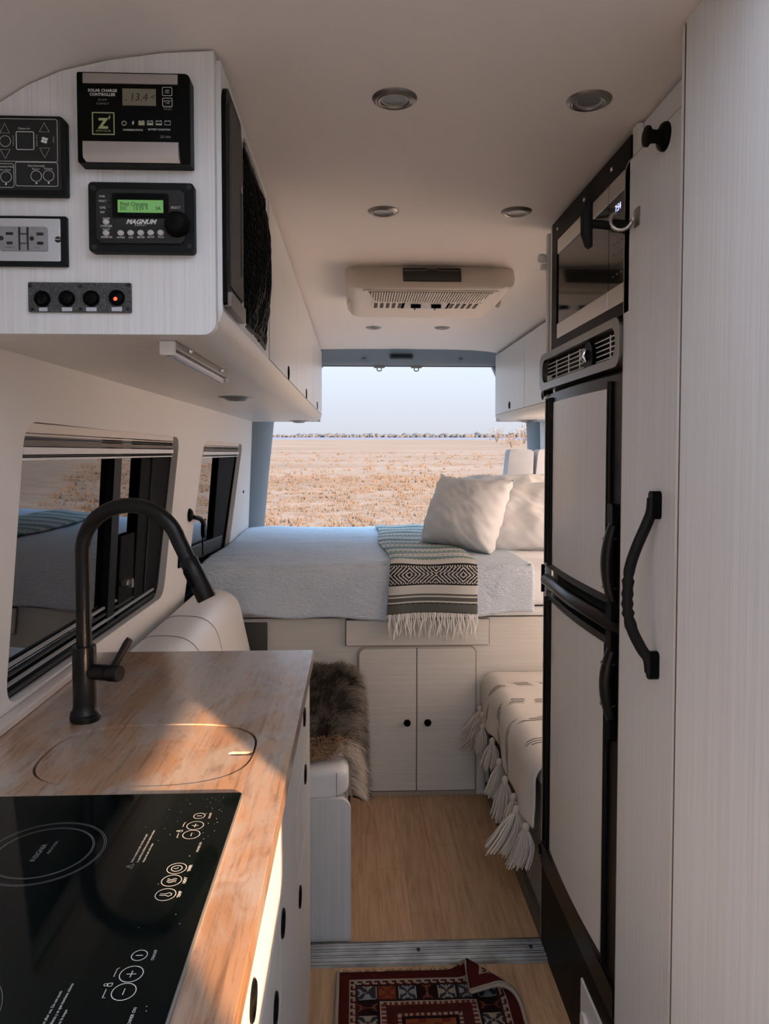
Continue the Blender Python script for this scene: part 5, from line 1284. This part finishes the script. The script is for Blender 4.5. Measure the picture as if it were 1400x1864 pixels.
# grab handle: two feet, bowed grip with finger ridges
q = []; rs = []
key = [(1.321, .012, 1.262), (1.298, .016, 1.262), (1.278, .030, 1.264), (1.235, .066, 1.268), (1.200, .088, 1.270), (1.172, .094, 1.270), (1.130, .094, 1.270), (1.095, .078, 1.268), (1.062, .044, 1.265), (1.045, .020, 1.262), (1.022, .012, 1.262)]
for i, (z, w, y) in enumerate(key): q.append((XF - .004 - .012 - (w - .012) * .46, y - .022, z)); rs.append(.0095)
def cat(P, n=5):
    P = [Vector(p_) for p_ in P]; out = []
    for i in range(len(P) - 1):
        p0, p1, p2, p3 = P[max(0, i - 1)], P[i], P[i + 1], P[min(len(P) - 1, i + 2)]
        for k_ in range(n):
            s = k_ / n; out.append(.5 * ((2 * p1) + (p2 - p0) * s + (2 * p0 - 5 * p1 + 4 * p2 - p3) * s * s + (3 * p1 - p0 - 3 * p2 + p3) * s ** 3))
    return out + [P[-1]]
cq = cat(q, 5); rs = []
for p_ in cq:
    r = .0095
    if 1.10 < p_.z < 1.19: r += .0018 * math.sin((p_.z - 1.10) / .018 * 2 * PI)
    rs.append(r)
gh = MB().tube(cq, rs, 12).build('grab_handle', RUBBER, pd, smooth=60)
for z in (1.309, 1.034): MB().plate(rrect(1.230, 1.250, z - .024, z + .024, .008), .004, .020, MR).build('handle_foot', BLACK, gh, bevel=.004)
MB().lathe([(0, .036), (.012, .036), (.0165, .034), (.017, .029), (.012, .026), (.0105, .018), (.012, .012), (.021, .008), (.0235, .004), (.0235, 0)], frame((XF - .004, 1.238, 1.924), (0, 1, 0), (0, 0, 1), (-1, 0, 0)), 26).build('knob', BLACK, pd, smooth=40)
lt_ = thing('t_latch', 'black rubber T latch with a metal hook bracket on the pantry door edge', 'latch', (.48, 1.40, 1.83))
MB().plate(rrect(1.345, 1.371, 1.812, 1.846, .003), .004, .006, MR).build('bracket', NICKEL, lt_, bevel=.0008)
MB().tube([(XF - .006, 1.371, 1.830), (XF - .004, 1.379, 1.832)] + [(XF - .024 + .018 * math.cos(a), 1.379 + .002 * i, 1.832 + .018 * math.sin(a)) for i, a in enumerate([-.2 - j * .38 for j in range(12)])], .0038, 8).build('hook', STEEL, lt_, smooth=60)
c0 = Vector((XF - .012, 1.405, 1.826))
MB().tube([c0 + Vector((.012, .02, 0)), c0, c0 + Vector((-.022, -.004, .0)), c0 + Vector((-.026, -.004, .0)), c0 + Vector((-.064, -.008, .002))], [.010, .012, .0125, .008, .0085], 14).build('stem', RUBBER, lt_, smooth=40)
c1 = c0 + Vector((-.066, -.008, .002))
MB().tube([c1 + Vector((.0, .0, .045)), c1 + Vector((-.004, 0, .040)), c1 + Vector((-.008, 0, .018)), c1 + Vector((-.008, 0, -.018)), c1 + Vector((-.004, 0, -.040)), c1 + Vector((0, 0, -.045))], [.005, .008, .0115, .0115, .008, .005], 12).build('t_bar', RUBBER, lt_, smooth=60)

# bathroom partition nearest the camera
mb = MB(); mb.box(.47, 1.14, .19, 1.062, 0, 2.012)
shell(mb.build('wall_partition', LAM_V), 'tall pale laminate partition nearest the camera on the right', 'wall')
mb = MB(); mb.box(.4692, .4715, 1.0600, 1.0630, 0, 2.008); shell(mb.build('trim_8', SKIRT), 'thin dark joint along the edge of the partition', 'trim')
mb = MB(); out = [(.470, 1.0635), (.4705, 1.074), (.475, 1.083), (.484, 1.089), (.500, 1.0915), (.536, 1.0915), (.536, 1.0625)]
mb.plate(out, 0, 2.008, ALONG_Z)
shell(mb.build('trim_6', laminate('rounded_edge_trim', (500, 500, 3), (.86, .84, .80), (.80, .77, .72)), smooth=40), 'rounded corner trim between the partition and the pantry', 'trim')

# right overhead cabinet
ro = thing('overhead_cabinet', 'pale overhead cabinet with two visible doors above the pillows', 'cabinet', (.98, 3.3, 1.58))
prof = [(1.106, 1.592), (1.106, 1.579), (.898, 1.579), (.872, 1.583), (.852, 1.592), (.842, 1.604), (.838, 1.618), (.855, 1.618), (.862, 1.606), (.875, 1.598), (.898, 1.592)]
MB().plate(prof, 2.08, 4.45, ALONG_Y).build('bottom_panel', LAM_X, ro, smooth=40)
MB().box(.858, 1.02, 2.08, 4.44, 1.62, 1.925).build('carcass', LAM_V, ro)
top = [(x, z - .004) for x, z in CP if .84 < x < 1.05]
MB().plate([(.843, 1.579), (1.108, 1.579), (1.104, 1.74)] + list(reversed(top)) + [(.843, zc(.843) - .004)], 4.434, 4.452, ALONG_Y).build('rear_panel', LAM_V, ro, bevel=.003)
for a, b_, py_ in ((2.09, 2.865, 2.5), (2.871, 3.668, 3.3), (3.674, 4.436, 4.02)):
    d = MB().plate(rrect(a, b_, 1.620, 1.972, .004, 2), -.016, .002, FACE_R(.838)).build('door', LAM_V, ro, bevel=.003)
    MB().lathe([(.0, .0005), (.013, .0005), (.013, .003), (.0165, .0035), (.018, .002), (.018, 0)], frame((.836, py_, 1.652), (0, 1, 0), (0, 0, 1), (-1, 0, 0)), 20, sy=1.15).build('finger_pull', BLACK, d, smooth=40)
for y in (2.868, 3.671): MB().box(.8435, .8555, y - .0034, y + .0034, 1.622, 1.970).build('door_gap', SKIRT, ro)
pu = thing('puck_light', 'small round puck light under the right overhead cabinet', 'light', (.975, 4.2, 1.56), 'puck lights under the cabinets')
Mq = frame((.975, 4.2, 1.579), (1, 0, 0), (0, 1, 0), (0, 0, -1))
MB().lathe([(.026, .010), (.03, .012), (.045, .003), (.058, .002), (.058, 0)], Mq, 28).build('trim_ring', NICKEL, pu, smooth=40)
MB().lathe([(0, .014), (.018, .013), (.027, .010), (.027, .004)], Mq, 24).build('lens', ACDARK, pu, smooth=40)

# ================================================================== ceiling fittings
POS = [('nearest the camera on the left side of the ceiling', .068, 1.312), ('nearest the camera on the right, next to the pantry', .408, 1.306), ('in the second pair, on the left before the air conditioner', .071, 1.915), ('in the second pair, on the right near the microwave', .411, 1.906),
       ('behind the air conditioner on the left', .088, 3.69), ('behind the air conditioner on the right', .427, 3.68)]
for lb, x, y in POS:
    dl = thing('recessed_light', 'round recessed ceiling light ' + lb, 'light', (x, y, 1.99), 'recessed ceiling lights')
    Mq = frame((x, y, zc(x) + .001), (1, 0, 0), (0, 1, 0), (0, 0, -1))
    MB().lathe([(.0235, .003), (.0255, .0065), (.0285, .0075), (.031, .006), (.0325, .0065), (.0375, .004), (.0395, .001), (.0395, -.002)], Mq, 36).build('trim_ring', NICKEL, dl, smooth=30)
    MB().lathe([(0, .0025), (.02, .003), (.0255, .0045), (.0255, 0)], Mq, 30).build('lens', FROST, dl, smooth=40)

ac = thing('air_conditioner', 'cream ceiling air conditioner with ribbed grille and two knobs', 'air conditioner', (.25, 2.68, 1.92))
vs = []; fs = []
# lofted body: rings from the ceiling downwards
def acring(x0, x1, y0, y1, z, r): return [(x, y, z) for x, y in rrect(x0, x1, y0, y1, r, 6)]
rings = [(-.035, .535, 2.475, 2.985, 2.012, .05), (-.036, .536, 2.460, 2.985, 1.985, .05), (-.030, .530, 2.440, 2.982, 1.956, .05), (-.016, .516, 2.428, 2.975, 1.939, .04), (.000, .500, 2.430, 2.960, 1.931, .035), (.015, .485, 2.44, 2.94, 1.929, .03)]
for x0, x1, y0, y1, z, r in rings: vs += acring(x0, x1, y0, y1, z, r)
k_ = len(vs) // len(rings)
fs = [(i * k_ + j, i * k_ + (j + 1) % k_, (i + 1) * k_ + (j + 1) % k_, (i + 1) * k_ + j) for i in range(len(rings) - 1) for j in range(k_)] + [tuple(range((len(rings) - 1) * k_, len(rings) * k_))]
MB().add(vs, fs).build('housing', ACBEIGE, ac, smooth=60)
MAF = frame((0, 2.468, 2.005), (1, 0, 0), (0, .48, .877), (0, -.877, .48))
bz = MB().plate(rrect(.155, .346, -.058, -.004, .004), -.012, .006, MAF).build('filter_door', ACDARK, ac, bevel=.002)
MB().plate([(.158, -0.0190), (.23, -0.0190), (.237, -0.0140), (.264, -0.0140), (.271, -0.0190), (.343, -0.0190), (.343, -0.0150), (.273, -0.0150), (.266, -0.0100), (.235, -0.0100), (.228, -0.0150), (.158, -0.0150)], .006, .009, MAF).build('filter_lip', NICKEL, bz)
MU = UNDER(1.929)
gtr = [(.022, 2.444), (.476, 2.444), (.445, 2.615), (.42, 2.632), (.08, 2.632), (.055, 2.615)]
MB().plate(rpoly(gtr, .02, 4), 0, .004, MU).build('grille_frame', ACBEIGE, ac, bevel=.0015)
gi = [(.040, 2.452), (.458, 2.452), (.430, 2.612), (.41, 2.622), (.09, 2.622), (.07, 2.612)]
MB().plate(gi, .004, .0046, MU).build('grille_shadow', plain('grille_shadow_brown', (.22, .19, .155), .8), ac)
for i in range(46):
    x = .054 + i * .00868; cut = .0 if .075 < x < .425 else .02
    f = max(0, (.07 - x) / .022, (x - .43) / .022); MB().box(x - .0023, x + .0023, 2.454, 2.618 - min(.09, f * .1), .0046, .0075, MU).build('grille_rib', ACBEIGE, ac)
MB().plate(rrect(.165, .338, 2.648, 2.755, .008), 0, .002, MU).build('control_plate', plain('light_grey_plate', (.50, .50, .47), .5), ac, bevel=.001)
for x0 in (.066, .340):
    MB().plate(rrect(x0 - .012, x0 + .110, 2.646, 2.752, .01), 0, .002, MU).build('louvre_plate', ACBEIGE, ac, bevel=.001)
    for i in range(5): MB().plate(rrect(x0 + i * .0215, x0 + i * .0215 + .0125, 2.656, 2.742, .003, 2), .002, .0028, MU).build('louvre_slot', plain('brown_slot', (.055, .038, .028), .7) if 'brown_slot' not in MATS else MATS['brown_slot'], ac)
for x in (.215, .288):
    kb = MB().lathe([(0, .010), (.010, .009), (.013, .002), (.013, 0)], frame((x, 2.69, 1.927), (1, 0, 0), (0, 1, 0), (0, 0, -1)), 18).build('control_knob', BLACK, ac, smooth=40)
    MB().box(x - .018, x + .018, 2.668, 2.676, .002, .016, MU).build('knob_bar', BLACK, kb, bevel=.002)
    MB().box(x - .003, x + .003, 2.676, 2.725, .002, .013, MU).build('knob_pointer', BLACK, kb, bevel=.002)
mb = MB(); mb.text('*', .03, .252, 2.715, .0023, UNDER(1.929)); mb.build('printed_mark', GREY, ac, normals=False)
for sx_ in (0, 1):
    x = -.018 if not sx_ else .518
    MB().lathe([(0, .008), (.03, .007), (.052, .002), (.055, 0)], frame((x, 2.60 + .12, 1.952), (0, 1, 0), (.25 if not sx_ else -.25, 0, 1), (-1 if not sx_ else 1, 0, -.25)), 24, sy=.45).build('side_vent', ACBEIGE, ac, smooth=50)

# ================================================================== rug
RUGM = attrmat('woven_wool_rug', rough=1, bscale=700, bstr=.9, bd=.003, spec=.05)
DR = (.075, .013, .012); DK = (.022, .010, .010); CR = (.36, .30, .23); OR = (.24, .07, .025); NV = (.035, .04, .05); RED = (.17, .03, .02); BLU = (.28, .30, .30)
RW, RL = .462, .70
def motif(a, b_, kind):
    """a, b_ in -1..1: hooked star"""
    fg = (CR, OR, BLU, (.19, .06, .035), CR, BLU)[kind % 6]; bg = (NV, RED, NV, DK, NV, (.05, .05, .05))[kind % 6]
    A, B = abs(a), abs(b_)
    if kind % 2 == 0 and .80 < A < .95 and B < .85: return fg
    if A > .98 or B > .98: return DK
    if A < .10 and B < .12: return RED
    if A < .80 and B < .10 + A * .45 and A > .22: return fg if kind % 3 else bg
    if B < .9 and A < .07 + .0: return fg
    if abs(A - (B - .45)) < .14 and B > .45 and A < .5: return fg
    return bg
def rugcol(u, v):
    x = u * RW; y = (1 - v) * RL          # y from the far edge
    e = min(x, RW - x); ey = y; d = min(e, ey)
    if d < .004: return CR if e < .004 else DK
    if d < .030: return DR
    # hooked cream border
    if d < .052:
        along = x if ey < e else y; q = (along % .022) / .022; w = (d - .030) / .022
        if w < .22: return CR
        return CR if ((q < .38 and w < .72) or (.25 < q < .75 and .5 < w < .8)) else DR
    if d < .102:
        along = (x - .052) if ey < e else (y - .052); n = 7 if ey < e else 12; cell = (RW - .104) / 7
        i = int(along / cell); a = (along / cell - i) * 2 - 1; b_ = (d - .077) / .025
        if a * a > .86: return DK
        return motif(a, b_, i + (0 if ey < e else 2))
    if d < .108: return DK
    if d < .122:
        along = x if ey < e else y; return CR if (d < .112 or (along % .014) < .006) else RED
    if d < .150:
        if ey < e and abs(((x - RW / 2) / .13) ** 2 - 1) < .25 and abs(d - .136) < .008: return (.42, .13, .04)
        return (.075, .018, .015)
    if d < .160: return CR if ((x if ey < e else y) % .014) < .007 else RED
    if d < .168: return DK
    return OR if (int(x / .02) + int(y / .02)) % 3 else RED
def rugp(u, v):
    x = -.050 + RW * u; y = 1.928 - RL + RL * v; z = .011 + .0015 * noise.noise(Vector((x * 14, y * 14, 0)))
    # far right corner curls up and back
    q = (x - .30) * .72 + (y - 1.862) * .70
    if q > 0:
        r = .024; ax = Vector((.72, .70)).normalized(); a = min(q / r, 3.6)
        base = Vector((x, y)) - ax * q; s = r * math.sin(a); hgt = r * (1 - math.cos(a)); ext = max(0, q - 3.6 * r)
        s += ext * math.cos(3.6); hgt += ext * math.sin(3.6)
        x, y = base + ax * s; z += max(0, hgt)
    return (x, y, z)
mb = MB(); mb.grid(150, 220, rugp, rugcol)
rg = thing('rug', 'small dark red patterned rug with a curled corner on the aisle floor', 'rug', (.18, 1.6, 0))
mb.build('pile', RUGM, rg, smooth=80, solid=.009)
mb = MB()
for i in range(150):
    u = rnd.random(); p_ = Vector(rugp(u, 1.0))
    if u > .74: continue
    mb.tube([p_, p_ + Vector((rnd.uniform(-.004, .004), .006 + rnd.random() * .006, -.002))], .0007, 4)
o = mb.build('edge_fringe', plain('rug_fringe', (.10, .07, .05), 1), rg); o['kind'] = 'stuff'
BIND = plain('rug_binding', (.33, .27, .21), 1)
for pts in ([Vector(rugp(1.0, v / 60)) for v in range(61)], [Vector(rugp(0, v / 30)) for v in range(31)], [Vector(rugp(.72 + .28 * i / 20, 1.0)) for i in range(21)]): MB().tube(pts, .0052, 6).build('bound_edge', BIND, rg, smooth=70)
